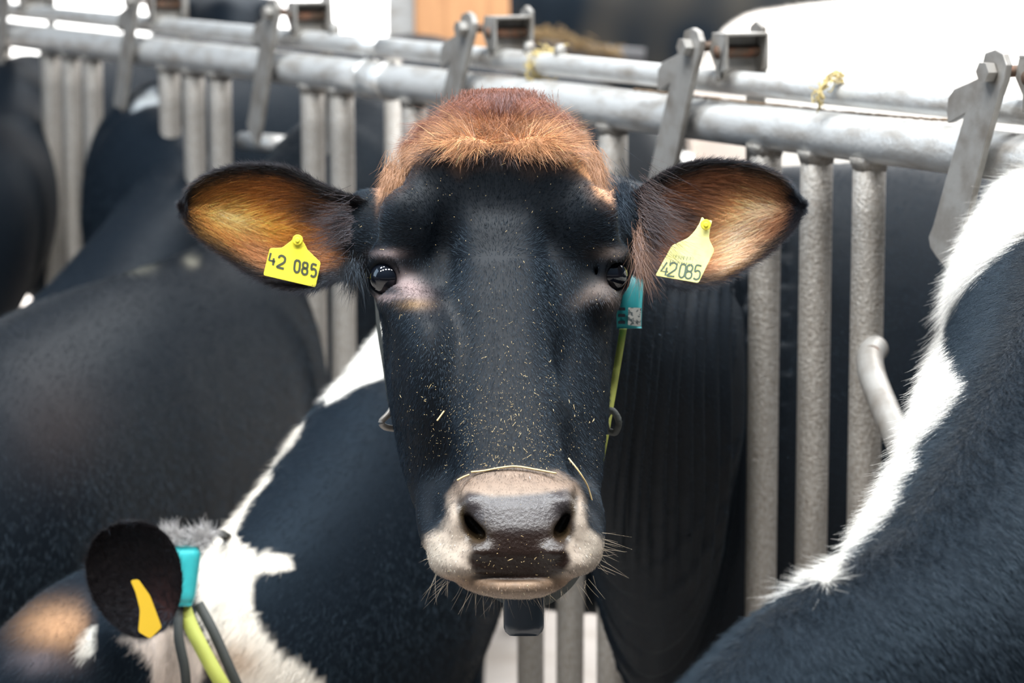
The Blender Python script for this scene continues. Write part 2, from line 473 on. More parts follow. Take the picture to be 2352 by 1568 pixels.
# skull, jaw
head_loft(f, [(205, 1115, 1205, -.082, -.098), (217, 1068, 1245, -.055, -.13), (250, 1005, 1275, -.030, -.17), (300, 948, 1325, -.012, -.19), (345, 892, 1375, -.002, -.20),
              (400, 868, 1405, .002, -.205), (450, 862, 1414, .004, -.21), (520, 862, 1418, .006, -.215), (580, 872, 1414, .002, -.22), (640, 880, 1401, -.006, -.225),
              (700, 884, 1398, -.014, -.23), (780, 892, 1396, -.024, -.225), (850, 904, 1392, -.033, -.21), (950, 922, 1382, -.042, -.19), (1050, 944, 1376, -.048, -.155),
              (1120, 967, 1364, -.048, -.13), (1180, 1000, 1355, -.040, -.105), (1240, 1040, 1335, -.03, -.085), (1275, 1090, 1290, -.03, -.07)], e=2.6, k=.02)
# nose bridge
head_loft(f, [(560, 1075, 1225, -.03, -.09), (620, 1055, 1240, .000, -.09), (700, 1040, 1262, .006, -.09), (800, 1036, 1280, .007, -.09), (900, 1030, 1292, .008, -.09),
              (1000, 1034, 1302, .010, -.08), (1070, 1042, 1312, .013, -.08), (1130, 1048, 1320, .018, -.07), (1160, 1056, 1315, .012, -.06)], e=2.3, k=.028)
# muzzle
head_loft(f, [(1088, 1085, 1290, .004, -.05), (1110, 1052, 1322, .020, -.06), (1150, 1042, 1333, .028, -.07), (1200, 1044, 1333, .034, -.07), (1250, 1058, 1322, .035, -.07),
              (1300, 1080, 1300, .026, -.06), (1332, 1110, 1272, .006, -.05)], e=2.7, k=.010)
f.ell(H(1034, 1262, -.018), (.0235, .038, .027), k=.016); f.ell(H(1341, 1248, -.018), (.020, .038, .027), k=.016)
f.ell(H(1078, 1293, -.004), (.034, .030, .016), k=.014); f.ell(H(1292, 1288, -.004), (.030, .030, .016), k=.014)
f.ell(H(1178, 1335, -.016), (.052, .034, .0150), k=.012)
f.ell(H(1012, 1180, -.05), (.018, .03, .035), k=.03); f.ell(H(1352, 1170, -.05), (.012, .03, .035), k=.03)
# nostrils: comma shaped, with the wing above
for (pts_, rr) in (([(1052, 1145), (1056, 1178), (1076, 1206), (1104, 1234)], (.0034, .0044, .0056, .0060)), ([(1324, 1134), (1322, 1168), (1304, 1198), (1284, 1228)], (.0034, .0044, .0056, .0060))):
    sgn = -1 if pts_[0][0] < 1190 else 1
    for q in range(13):
        t_ = q/12*3; x_ = np.interp(t_, range(4), [a[0] for a in pts_]); y_ = np.interp(t_, range(4), [a[1] for a in pts_]); r_ = float(np.interp(t_, range(4), rr))
        f.ell(H(x_, y_, .026), (r_, .020+r_, r_*1.15), k=.004, op='s')
    f.ell(H(1188+sgn*100, 1152, .024), (.012, .014, .008), k=.008)
    f.ell(H(1188+sgn*142, 1215, .004), (.010, .024, .026), k=.010)
    f.ell(H(1188+sgn*84, 1262, .022), (.014, .016, .007), k=.010)
# lip line
for q in range(25):
    t_ = q/24; x_ = 1085+t_*205; y_ = 1334-8*abs(2*t_-1)**2
    f.ell(H(x_, y_, .022), (.006, .012, .0016), k=.004, op='s')
# brows, cheeks, hollows
f.ell(P(893, 596, Dl(600)+.036), (.021, .032, .014), k=.025); f.ell(P(1410, 592, Dl(600)+.044), (.018, .034, .014), k=.025)
f.ell(P(908, 690, Dl(690)+.043), (.018, .032, .014), k=.03); f.ell(P(1388, 685, Dl(690)+.050), (.016, .030, .014), k=.03)
f.ell(H(972, 610, .030), (.010, .020, .045), k=.035, op='s'); f.ell(H(1338, 640, .030), (.010, .020, .045), k=.035, op='s')
f.ell(H(1000, 735, .016), (.018, .030, .034), k=.035, op='s'); f.ell(H(1300, 775, .016), (.020, .034, .046), k=.035, op='s')
for x_, y_, r_ in ((1012, 505, .010), (1022, 565, .010), (1020, 625, .010), (1262, 540, .010), (1285, 610, .011), (1290, 675, .011)): f.ell(H(x_, y_, .016), (r_, .022, .022), k=.03, op='s')
f.ell(H(930, 500, .004), (.026, .02, .03), k=.03); f.ell(H(1368, 500, .002), (.024, .02, .03), k=.03); f.tube([H(1150, 560, -.012), H(1160, 700, -.006), H(1172, 860, -.004), H(1182, 1020, -.004), H(1186, 1100, -.006)], [.020, .028, .030, .030, .026], [.014, .016, .016, .016, .014], k=.035, upv=HN)
f.ell(H(958, 800, -.026), (.018, .022, .05), k=.05)
f.ell(H(985, 1090, -.012), (.016, .024, .045), k=.03, op='s'); f.ell(H(1338, 1010, -.008), (.012, .022, .05), k=.03, op='s')
f.ell(H(985, 900, -.024), (.022, .03, .07), k=.03)
f.ell(H(1060, 420, .004), (.05, .02, .05), k=.03); f.ell(H(1240, 420, .004), (.05, .02, .05), k=.03)
# ear roots
f.ell(P(842, 535, 3.235), (.030, .036, .047), k=.03); f.ell(P(1440, 520, 3.275), (.028, .042, .048), k=.03)
# eyes: socket, lids
EYES = [(P(890, 638, Dl(637)+.034), np.array([-.36, -.93, .10]), .0200), (P(1401, 631, Dl(630)+.043), np.array([.62, -.78, .06]), .0190)]
for (c, d, r) in EYES:
    d = d/np.linalg.norm(d)
    f.ell(c+d*.006, (r+.0015,)*3, k=.006, op='s')
    T, u, s_ = frame(d)
    ring = [c+d*.0095+(math.cos(a)*s_*1.02+math.sin(a)*u*1.08)*(r*.90) for a in np.linspace(0, 2*math.pi, 17)]
    th = [.0040+.0022*max(0, math.sin(a)) for a in np.linspace(0, 2*math.pi, 17)]
    f.tube(ring, th, th, k=.005, m=34)
V, F = f.mesh(2); del f
N_ = normals(V, F)
u, v, D = proj(V)
# skin folds on the neck
mask = sm(u, 1395, 1440)*sm(v, 600, 720)*(1-sm(v, 1120, 1420))*sm(D, 3.40, 3.55)*(1-sm(D, 4.0, 4.15))*(N_@FWD < .1)
ph = (u+.05*(v-640)+9*np.sin(v/130.+u/60.))/27.*2*math.pi
V = V+N_*(mask*(.0062*np.sin(ph)+.0026*np.sin(ph*.47+1.3)))[:, None]
N_ = normals(V, F)
def main_color(p):
    u, v, D = proj(p); c = np.tile(BLK, (len(p), 1)).astype(float)
    head = 1-sm(D, 3.36, 3.46)
    j = wob(p, 60, 3)*9
    edge = np.interp(u, [850, 886, 919, 949, 979, 1014, 1053, 1083, 1127, 1172, 1202, 1223, 1261, 1291, 1321, 1351, 1380, 1407, 1425],
                     [520, 436, 409, 379, 352, 343, 374, 358, 345, 345, 364, 373, 358, 361, 385, 418, 448, 475, 500])+j
    br = (1-sm(v, edge-14, edge+16))*sm(u, 858, 876)*(1-sm(u, 1400, 1416))
    top = sm(v, 330, 250)*1.0
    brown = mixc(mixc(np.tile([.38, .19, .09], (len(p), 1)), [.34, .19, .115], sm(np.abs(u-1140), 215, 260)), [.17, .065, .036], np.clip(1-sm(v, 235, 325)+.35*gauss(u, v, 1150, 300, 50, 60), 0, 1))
    brown = mixc(brown, [.15, .07, .045], .35*(1-sm(v, 300, 360))*sm(np.abs(u-1140), 120, 200)*0)
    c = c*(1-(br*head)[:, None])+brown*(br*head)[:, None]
    # dark dusk-brown tinge under the brown band
    c = mixc(c, [.05, .03, .022], .6*head*(1-br)*(1-sm(v, edge+10, edge+55))*sm(u, 855, 880)*(1-sm(u, 1400, 1420)))
    # eye surrounds
    c = mixc(c, [.25, .19, .185], np.clip(head*(.8*gauss(u, v, 945, 662, 42, 24, 38)+.5*gauss(u, v, 893, 582, 34, 10)+.55*gauss(u, v, 895, 682, 34, 8)), 0, .85))
    c = mixc(c, [.20, .12, .05], np.clip(.6*head*gauss(u, v, 950, 698, 34, 12), 0, 1))
    c = mixc(c, [.13, .10, .085], np.clip(head*(.6*gauss(u, v, 1362, 672, 45, 18, -30)+.5*gauss(u, v, 1400, 580, 36, 14)+.5*gauss(u, v, 1405, 690, 22, 24)), 0, .8))
    # muzzle
    pad = sdpoly(u, v, [(1047, 1150), (1075, 1128), (1130, 1140), (1190, 1138), (1250, 1132), (1300, 1122), (1328, 1140), (1318, 1190), (1322, 1215), (1300, 1260), (1312, 1290), (1290, 1318), (1230, 1332), (1160, 1334), (1095, 1325), (1075, 1290), (1085, 1265), (1060, 1215)])
    ring = sdpoly(u, v, [(1030, 1140), (1055, 1100), (1110, 1083), (1200, 1076), (1285, 1085), (1325, 1110), (1342, 1150), (1350, 1210), (1386, 1240), (1400, 1290), (1330, 1330), (1280, 1392), (1120, 1392), (1030, 1345), (960, 1290), (975, 1230), (1015, 1215), (1028, 1180)])+wob(p, 90, 5)*4
    rm = (1-sm(ring, -12, 10))*head
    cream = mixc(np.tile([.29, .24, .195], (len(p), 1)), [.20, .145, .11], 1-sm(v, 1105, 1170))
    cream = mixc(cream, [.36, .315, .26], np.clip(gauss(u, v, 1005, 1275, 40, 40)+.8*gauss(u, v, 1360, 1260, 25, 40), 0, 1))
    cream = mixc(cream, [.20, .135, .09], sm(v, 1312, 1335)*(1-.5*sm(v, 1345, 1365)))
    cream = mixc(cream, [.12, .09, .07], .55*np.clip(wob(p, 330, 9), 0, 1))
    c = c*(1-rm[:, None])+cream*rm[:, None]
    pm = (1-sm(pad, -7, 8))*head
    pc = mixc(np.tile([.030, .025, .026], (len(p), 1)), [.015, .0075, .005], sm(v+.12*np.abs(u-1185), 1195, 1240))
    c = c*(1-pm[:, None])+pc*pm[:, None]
    nos = np.clip(gauss(u, v, 1096, 1226, 24, 26, 40)+gauss(u, v, 1062, 1178, 10, 32)+gauss(u, v, 1290, 1220, 20, 24, -40)+gauss(u, v, 1318, 1165, 10, 32), 0, 1)
    c = mixc(c, [.035, .024, .012], nos*head)
    furm = np.clip(1-pm*1.1-nos*head, 0, 1)
    return c, pm, furm
C_, wet, furm = main_color(V)
V_main, F_main, N_main = V, F, N_
u_, v_, D_ = proj(V)
dens_chaff = (D_ < 3.3)*sm(-(N_@FWD), .2, .6)*(.04+.9*gauss(u_, v_, 1150, 1020, 150, 150)+.25*gauss(u_, v_, 1100, 800, 140, 120)+.12*gauss(u_, v_, 960, 430, 70, 60)+.2*gauss(u_, v_, 1190, 1300, 110, 35))*(1-.97*((v_ > 1085) & (v_ < 1230)))
cow = empty('cow', Q0+FN*.8-[0, 0, bz])
tag(cow, 'black cow with brown poll facing the camera, yellow tags 42 085 in both ears', 'cow', 'dairy cows at the feed barrier')
# ears as leaf shaped cups grown into the body mesh
def ear_grid(top, bot, D0, D1, cup, roll, twist=0, nt=44, na=30, th=.006, base_in=.03):
    tp = catmull(np.array(top, float), nt); bt = catmull(np.array(bot, float), nt)
    G = np.zeros((nt, na, 3)); 
    for i in range(nt):
        t = i/(nt-1); Dd = D0+(D1-D0)*t
        for j in range(na):
            a = j/(na-1); x, y = tp[i]*(1-a)+bt[i]*a
            depth = cup*math.sin(math.pi*a)**.8*math.sin(math.pi*min(1, .12+t*.9))**.7
            # upper edge curls forward
            depth -= roll*max(0, 1-a/.25)**2*math.sin(math.pi*min(1, t*1.05))
            G[i, j] = P(x, y, Dd+depth+twist*(a-.5)*(1-t)+base_in*max(0, 1-t/.12)**2)
    return G
def ear_mesh(G, th):
    nt, na, _ = G.shape
    du = np.gradient(G, axis=0); dw = np.gradient(G, axis=1); n = np.cross(du, dw); n /= np.maximum(np.linalg.norm(n, axis=2), 1e-9)[..., None]
    if (n.reshape(-1, 3)@FWD).mean() < 0: n = -n          # n points away from camera
    tt = np.sin(np.pi*np.linspace(0, 1, na))**.5
    B = G+n*(th*(.25+tt))[None, :, None]
    idx = lambda k, i, j: k*nt*na+i*na+j
    Fq = []
    for i in range(nt-1):
        for j in range(na-1):
            Fq.append((idx(0, i, j), idx(0, i+1, j), idx(0, i+1, j+1), idx(0, i, j+1)))
            Fq.append((idx(1, i, j), idx(1, i, j+1), idx(1, i+1, j+1), idx(1, i+1, j)))
        Fq.append((idx(0, i, 0), idx(1, i, 0), idx(1, i+1, 0), idx(0, i+1, 0)))
        Fq.append((idx(0, i, na-1), idx(0, i+1, na-1), idx(1, i+1, na-1), idx(1, i, na-1)))
    for j in range(na-1):
        Fq.append((idx(0, nt-1, j), idx(1, nt-1, j), idx(1, nt-1, j+1), idx(0, nt-1, j+1)))
        Fq.append((idx(0, 0, j), idx(0, 0, j+1), idx(1, 0, j+1), idx(1, 0, j)))
    return np.vstack([G.reshape(-1, 3), B.reshape(-1, 3)]), np.array(Fq), -n
EL_top = [(880, 470), (800, 448), (740, 425), (690, 398), (640, 384), (570, 380), (505, 392), (458, 414), (432, 440), (423, 478)]
EL_bot = [(880, 610), (815, 632), (770, 640), (715, 662), (650, 655), (575, 625), (515, 583), (465, 548), (436, 516), (423, 482)]
ER_top = [(1400, 455), (1455, 445), (1500, 415), (1550, 388), (1610, 372), (1680, 372), (1745, 384), (1795, 408), (1828, 440), (1838, 468)]
ER_bot = [(1400, 600), (1462, 630), (1510, 640), (1565, 655), (1630, 648), (1695, 618), (1750, 585), (1798, 545), (1828, 510), (1838, 482)]
GL = ear_grid(EL_top, EL_bot, 3.195, 3.245, .024, .004); GR = ear_grid(ER_top, ER_bot, 3.225, 3.285, .024, .004)
def ear_col(p, right):  # orange-brown hair colour with light shining through the ear painted in
    u, v, D = proj(p)
    poly = ER_top+ER_bot[::-1] if right else EL_top+EL_bot[::-1]
    sd = -sdpoly(u, v, poly)+wob(p, 70, 2)*5
    c = np.tile([.016, .012, .010], (len(p), 1)).astype(float)
    if right:
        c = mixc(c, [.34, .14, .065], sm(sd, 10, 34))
        c = mixc(c, [.95, .50, .19], np.clip(1.1*gauss(u, v, 1690, 480, 75, 45, -20)+gauss(u, v, 1640, 560, 60, 55), 0, 1))  # brighter orange paints the backlit glow
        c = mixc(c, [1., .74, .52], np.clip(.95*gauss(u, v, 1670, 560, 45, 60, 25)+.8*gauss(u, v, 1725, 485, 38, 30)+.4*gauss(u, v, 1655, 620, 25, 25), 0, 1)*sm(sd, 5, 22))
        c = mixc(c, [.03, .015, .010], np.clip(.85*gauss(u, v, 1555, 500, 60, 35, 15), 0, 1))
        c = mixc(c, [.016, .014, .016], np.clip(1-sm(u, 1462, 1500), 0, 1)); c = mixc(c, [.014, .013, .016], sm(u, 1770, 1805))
    else:
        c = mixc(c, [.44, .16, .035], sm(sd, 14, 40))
        c = mixc(c, [1., .47, .075], np.clip(1.25*gauss(u, v, 570, 500, 95, 48, 12)+.8*gauss(u, v, 640, 530, 80, 40, 8), 0, 1))  # glow of the backlit ear, painted as saturated orange
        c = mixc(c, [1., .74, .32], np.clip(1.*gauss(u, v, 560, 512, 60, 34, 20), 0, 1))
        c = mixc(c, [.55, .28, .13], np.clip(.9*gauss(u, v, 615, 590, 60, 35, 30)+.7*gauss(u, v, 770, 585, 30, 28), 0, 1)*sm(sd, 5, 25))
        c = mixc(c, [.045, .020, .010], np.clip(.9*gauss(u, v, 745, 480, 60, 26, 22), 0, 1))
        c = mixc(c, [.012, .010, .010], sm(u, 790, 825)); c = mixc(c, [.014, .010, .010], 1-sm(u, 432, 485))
    return c
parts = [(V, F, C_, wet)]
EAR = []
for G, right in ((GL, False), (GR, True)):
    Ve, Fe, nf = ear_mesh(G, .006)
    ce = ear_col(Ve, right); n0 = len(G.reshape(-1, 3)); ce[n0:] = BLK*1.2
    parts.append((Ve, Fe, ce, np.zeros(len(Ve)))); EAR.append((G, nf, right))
ofs = 0; VV = []; FF = []; CC = []; WW = []
for (a, b, c, d) in parts: VV.append(a); FF.append(b+ofs); CC.append(c); WW.append(d); ofs += len(a)
body = mesh_obj('body', np.vstack(VV), np.vstack(FF), M_skin, cow, colors=np.vstack(CC), attrs={'Wet': np.concatenate(WW)})
# eyeballs
for (c, d, r) in EYES:
    d = d/np.linalg.norm(d); T, uu, ss_ = frame(d)
    n1, n2 = 28, 40; ve = []; fe = []
    for i in range(n1+1):
        a = math.pi*i/n1
        bulge = 1+.07*math.exp(-(a/.55)**2)
        for j in range(n2):
            b_ = 2*math.pi*j/n2
            ve.append(c+r*bulge*(math.cos(a)*d+math.sin(a)*(math.cos(b_)*ss_+math.sin(b_)*uu)))
    for i in range(n1):
        for j in range(n2): fe.append((i*n2+j, i*n2+(j+1) % n2, (i+1)*n2+(j+1) % n2, (i+1)*n2+j))
    e_ = mesh_obj('eye', ve, fe, M_eye, cow); e_['label'] = 'glossy dark eye'
# ------------------------------------------------------------ main cow fur
def flow_main(p, n):
    u, v, D = proj(p)
    wx, wy = 1140, 590
    dx, dy = u-wx, v-wy
    up_ = 1-sm(v, wy-60, wy+30)
    fx = np.where(v < wy, dx*.9, dx*.35); fy = np.where(v < wy, -np.abs(dy)*.8-20, 260+0*dy)
    # on the poll hair falls downwards/outwards from the crown
    cr = 1-sm(v, 330, 400)
    fx = fx*(1-cr)+cr*(u-1150)*.9; fy = fy*(1-cr)+cr*170
    side = sm(v, 620, 760)
    fx = fx*(1-side)+side*(u-1150)*.45
    d = fx[:, None]*np.array([1., 0, 0])+fy[:, None]*(-UP)[None]
    nk = sm(D, 3.38, 3.5)
    nd = FN*.6+np.array([0, .2, -.9])
    return d/np.maximum(np.linalg.norm(d, axis=1), 1e-6)[:, None]*(1-nk[:, None])+nd*nk[:, None]
face = -(N_@FWD)
dens = sm(face, -.35, .1)*(1-sm(D, 4.3, 4.8)); dens = dens*(1-.75*sm(D, 3.42, 3.6))*np.clip(furm, 0, 1)
for (c, d, r) in EYES: dens *= sm(np.linalg.norm(V-c, axis=1), r*1.02, r*1.25)
NH = 290000
T_, W_ = sample(V, F, NH, dens)
rt, rn = at(V, T_, W_), at(N_, T_, W_); rn /= np.linalg.norm(rn, axis=1)[:, None]
cu, cv, cD = proj(rt)
# the colour edge gets ragged by moving the lookup along the hair
cl, pm_, _f = main_color(rt+rng.normal(size=rt.shape)*.0016)
headm = 1-sm(cD, 3.36, 3.46)
edge_ = (1-sm(cv, 345, 395))*headm
ln = .0055+.030*(1-sm(cv, 290, 388))*headm+.009*edge_
muz = sm(cv, 1085, 1110)*headm; ln = ln*(1-.45*muz)
eyeprox = np.minimum(*[np.linalg.norm(rt-c, axis=1) for (c, d, r) in EYES]); ln = ln*(.35+.65*sm(eyeprox, .02, .045))
bright = np.exp(rng.normal(size=NH)*.65)[:, None]
lft = .22+.25*edge_
fur_obj('fur', cow, rt, flow_main(rt, rn), rn, ln, cl*bright, M_fur, radius=.00018, seg=4, lift=lft, curl=.16+.12*edge_[:, None] if True else .2)
# tufts of long hair at the poll, sideways over the temples
def strands(name, spec, parent, material, seg=7):
    R, D_, Nn, Ln, Cc, Rr = [], [], [], [], [], []
    for (x, y, n, sx, sy, dx, dy, dn, length, count, color, rad) in spec:
        for _ in range(count):
            px, py = random.gauss(x, sx), random.gauss(y, sy)
            R.append(H(px, py, n)); dd = dx*np.array([1., 0, 0])-dy*UP-dn*FWD+np.random.default_rng(len(R)).normal(size=3)*.18
            D_.append(dd); Nn.append(-FWD); Ln.append(length); Cc.append(np.array(color)*random.uniform(.7, 1.4)); Rr.append(rad)
    return fur_obj(name, parent, np.array(R), np.array(D_), np.array(Nn), np.array(Ln), np.array(Cc), material, radius=np.array(Rr), seg=seg, lift=.08, curl=.2)
RB = (.20, .075, .04); OB = (.35, .185, .095)
tu = strands('poll_tuft', [
    (1005, 292, -.02, 10, 10, -.9, .45, 0, .034, 700, RB, .00015), (962, 332, -.012, 8, 5, -.95, .25, 0, .024, 350, RB, .00015),
    (1288, 280, -.02, 8, 10, .7, .6, 0, .022, 400, RB, .00015), (1322, 318, -.01, 8, 6, .7, .0, .2, .014, 300, OB, .00015),
    (1150, 207, -.065, 32, 3, 0, 1, .25, .050, 2600, RB, .00016), (1145, 216, -.045, 42, 5, 0, 1, .2, .055, 2400, (.15, .06, .036), .00016),
    (1080, 240, -.035, 20, 9, -.55, .9, .1, .052, 1800, RB, .00016), (1222, 240, -.035, 18, 9, .5, .9, .1, .048, 1800, RB, .00016),
    (1060, 296, -.006, 30, 10, -.45, 1, .08, .030, 1500, OB, .00015), (1235, 296, -.006, 30, 10, .45, 1, .08, .030, 1500, OB, .00015), (1150, 285, -.012, 35, 12, 0, 1, .08, .034, 1500, (.30, .13, .06), .00015),
    (965, 345, -.006, 18, 10, -.6, 1, .05, .026, 1100, OB, .00015), (1330, 345, -.006, 18, 10, .5, 1, .05, .026, 1100, OB, .00015), (1368, 385, -.008, 10, 18, .3, 1, .05, .024, 700, OB, .00015), (905, 395, -.008, 12, 18, -.3, 1, .05, .024, 700, OB, .00015)], cow, M_fur)
tu['label'] = 'long reddish brown hair on the poll'
# ear hair
def ear_fur(G, nf, right, n, name):
    nt, na, _ = G.shape
    a_ = np.sort(rng.uniform(0.02, nt-1.02, n)); rng.shuffle(a_); b_ = rng.uniform(0, na-1.001, n)
    i, j = a_.astype(int), b_.astype(int); fa, fb = (a_-i)[:, None], (b_-j)[:, None]
    I = lambda A: A[i, j]*(1-fa)*(1-fb)+A[i+1, j]*fa*(1-fb)+A[i, j+1]*(1-fa)*fb+A[i+1, j+1]*fa*fb
    p = I(G); n_ = I(nf); n_ /= np.linalg.norm(n_, axis=1)[:, None]
    dt = G[np.minimum(i+1, nt-1), j]-G[i, j]; dt /= np.maximum(np.linalg.norm(dt, axis=1), 1e-9)[:, None]
    da = G[i, np.minimum(j+1, na-1)]-G[i, j]; da /= np.maximum(np.linalg.norm(da, axis=1), 1e-9)[:, None]
    a01 = (b_/(na-1))[:, None]; t01 = (a_/(nt-1))[:, None]
    rim = np.abs(a01-.5)*2
    d = dt*.9+da*np.where(a01 < .5, .55*(1-rim)-.5*rim**3, -.15+.7*rim**3)
    ln_ = (.011+.020*(1-t01[:, 0])*(1-rim[:, 0]*.5)+.003*rim[:, 0])
    c_ = ear_col(p+rng.normal(size=p.shape)*.0022, right)*np.exp(rng.normal(size=n)*.42)[:, None]
    return fur_obj(name, cow, p+n_*.0003, d, n_, ln_, c_, M_fur, radius=.00017, seg=5, lift=.16, curl=.14)
for G, nf, right in EAR:
    ef = ear_fur(G, nf, right, 26000, 'ear_fur'); ef['label'] = 'orange-brown hair inside the ear, backlit glow painted in, with a black rim'
    # fringe and back of ear
    nt, na, _ = G.shape
    R, Dd, Nn, Cc, Ln = [], [], [], [], []
    for edge_j, sg in ((0, -1), (na-1, 1)):
        for _ in range(3200):
            i = random.randint(3, nt-2); f1 = random.random()
            p = G[i, edge_j]*(1-f1)+G[i+1, edge_j]*f1
            dt = G[i+1, edge_j]-G[i, edge_j]; dt /= np.linalg.norm(dt)
            da = (G[i, 1]-G[i, 0])*-1 if edge_j == 0 else G[i, -1]-G[i, -2]
            da /= np.linalg.norm(da)+1e-9
            R.append(p); Dd.append(dt*.9+da*.7); Nn.append(nf[i, edge_j]); Ln.append((.010 if sg < 0 else .014)*(1-.75*max(0, i/nt-.6)/.4)); Cc.append(np.array([.02, .016, .018])*random.uniform(.6, 2.4))
    fur_obj('ear_fringe', cow, np.array(R), np.array(Dd), np.array(Nn), np.array(Ln), np.array(Cc), M_fur, radius=.00014, seg=4, lift=.1, curl=.25)
# long dark hairs from the ear root falling over the ear (right) and black lower fringe (left)
strands('ear_root_hair', [
    (1480, 480, .0, 10, 40, .8, .65, .3, .055, 380, (.05, .025, .015), .00018), (1468, 560, .0, 7, 26, .2, 1, .3, .042, 420, (.16, .09, .06), .00018),
    (1425, 450, -.02, 12, 30, .4, .9, .2, .024, 500, (.010, .013, .019), .00016),
    (815, 610, -.02, 12, 16, -.05, 1, .3, .030, 420, (.010, .009, .009), .00018), (800, 510, -.02, 8, 26, -.9, .3, .2, .042, 380, (.03, .014, .008), .00018)], cow, M_fur)
# eyelashes
R = []; Dd = []; Nn = []; Ln = []
for (c, d, r) in EYES:
    d = d/np.linalg.norm(d); T, uu, ss_ = frame(d)
    for q in range(170):
        a = random.uniform(.25, math.pi-.25)
        R.append(c+d*.013+(math.cos(a)*ss_*1.02+math.sin(a)*uu*1.08)*(r*.93)); Dd.append(d*.9+uu*.25+math.cos(a)*ss_*.5+np.array([0, 0, -.35])); Nn.append(uu); Ln.append(.012)
fur_obj('eyelashes', cow, np.array(R), np.array(Dd), np.array(Nn), np.array(Ln), np.tile([.008, .008, .01], (len(R), 1)), M_fur, radius=.00016, seg=5, lift=.5, curl=.12)
# whiskers
R = []; Dd = []; Nn = []; Ln = []
for q in range(120):
    m_ = q % 5
    if m_ < 3: x_ = random.uniform(1000, 1370); y_ = 1300+60*math.sqrt(max(0, 1-((x_-1185)/190)**2)); dd = np.array([(x_-1185)/260, -.35, -1]); l_ = random.uniform(.010, .036)
    elif m_ == 3: x_, y_ = random.gauss(1005, 15), random.gauss(1270, 18); dd = np.array([-1, -.4, -.7]); l_ = random.uniform(.008, .02)
    else: x_, y_ = random.gauss(1368, 12), random.gauss(1262, 25); dd = np.array([1, -.4, -.35]); l_ = random.uniform(.015, .04)
    R.append(H(x_, y_, -.005)); Dd.append(dd+rng.normal(size=3)*.2); Nn.append(-FWD); Ln.append(l_)
wk = fur_obj('whiskers', cow, np.array(R), np.array(Dd), np.array(Nn), np.array(Ln), np.tile([.5, .4, .28], (len(R), 1)), M_fur, radius=.00011, seg=7, lift=.15, curl=.32)
wk['label'] = 'thin pale whiskers round the mouth'
# ------------------------------------------------------------ collar, tags
def ribbon(pts, wv, tv):
    """flat band along pts; wv width vector field or vector, tv thickness vector"""
    V = []; F = []
    for i, p in enumerate(pts):
        w_ = wv[i] if isinstance(wv, (list, np.ndarray)) and np.ndim(wv) == 2 else wv
        t_ = tv[i] if np.ndim(tv) == 2 else tv
        V += [p-w_-t_, p+w_-t_, p+w_+t_, p-w_+t_]
    n = len(pts)
    for i in range(n-1):
        for j in range(4): F.append((i*4+j, i*4+(j+1) % 4, i*4+4+(j+1) % 4, i*4+4+j))
    F.append((0, 3, 2, 1)); F.append(tuple((n-1)*4+j for j in range(4)))
    return np.array(V), F
DIG = {'4': [[(.15, 1), (.0, .35), (1, .35)], [(.72, .62), (.72, 0)]],
       'c4': [[(.62, 1.02), (0, .30), (1.08, .30)], [(.78, .62), (.78, 0)]],
       '2': [[(.02, .76), (.12, .95), (.5, 1.03), (.9, .93), (.98, .72), (.85, .5), (.1, .12), (0, 0), (1, 0)]],
       '0': [[(.5, 1.02), (.12, .9), (.02, .7), (.02, .3), (.12, .1), (.5, -.02), (.88, .1), (.98, .3), (.98, .7), (.88, .9), (.5, 1.02)]],
       '8': [[(.5, 1.02), (.14, .92), (.06, .76), (.16, .58), (.5, .52), (.84, .58), (.94, .76), (.86, .92), (.5, 1.02)], [(.5, .52), (.1, .43), (0, .24), (.12, .06), (.5, -.02), (.88, .06), (1, .24), (.9, .43), (.5, .52)]],
       '5': [[(.95, 1), (.12, 1), (.06, .55), (.45, .64), (.85, .56), (.98, .34), (.88, .1), (.5, -.02), (.02, .06)]]}
def digit(ch, o, wv, hv, th, nv):
    parts = []
    for st in DIG[ch]:
        q = catmull([(*a, 0) for a in st], 4*len(st)) if len(st) > 4 else np.array([(*a, 0) for a in st], float)
        pts = [o+a[0]*wv+a[1]*hv for a in q]
        V = []; F = []
        for i, p in enumerate(pts):
            T = pts[min(i+1, len(pts)-1)]-pts[max(i-1, 0)]; T = T/np.linalg.norm(T)
            s_ = np.cross(T, nv); s_ /= np.linalg.norm(s_)
            V += [p+s_*th, p-s_*th]
        for i in range(len(pts)-1): F.append((2*i, 2*i+1, 2*i+3, 2*i+2))
        parts.append((np.array(V), F))
    return parts
def round_poly(p, r=3, n=4):
    p = [np.array(a, float) for a in p]; out = []
    for i in range(len(p)):
        a, b, c = p[i-1], p[i], p[(i+1) % len(p)]
        u1 = (a-b); u2 = (c-b); l1, l2 = np.linalg.norm(u1), np.linalg.norm(u2)
        rr = min(r, l1*.45, l2*.45); p1 = b+u1/l1*rr; p2 = b+u2/l2*rr
        for k_ in range(n+1):
            t = k_/n; out.append((1-t)**2*p1+2*t*(1-t)*b+t*t*p2)
    return out
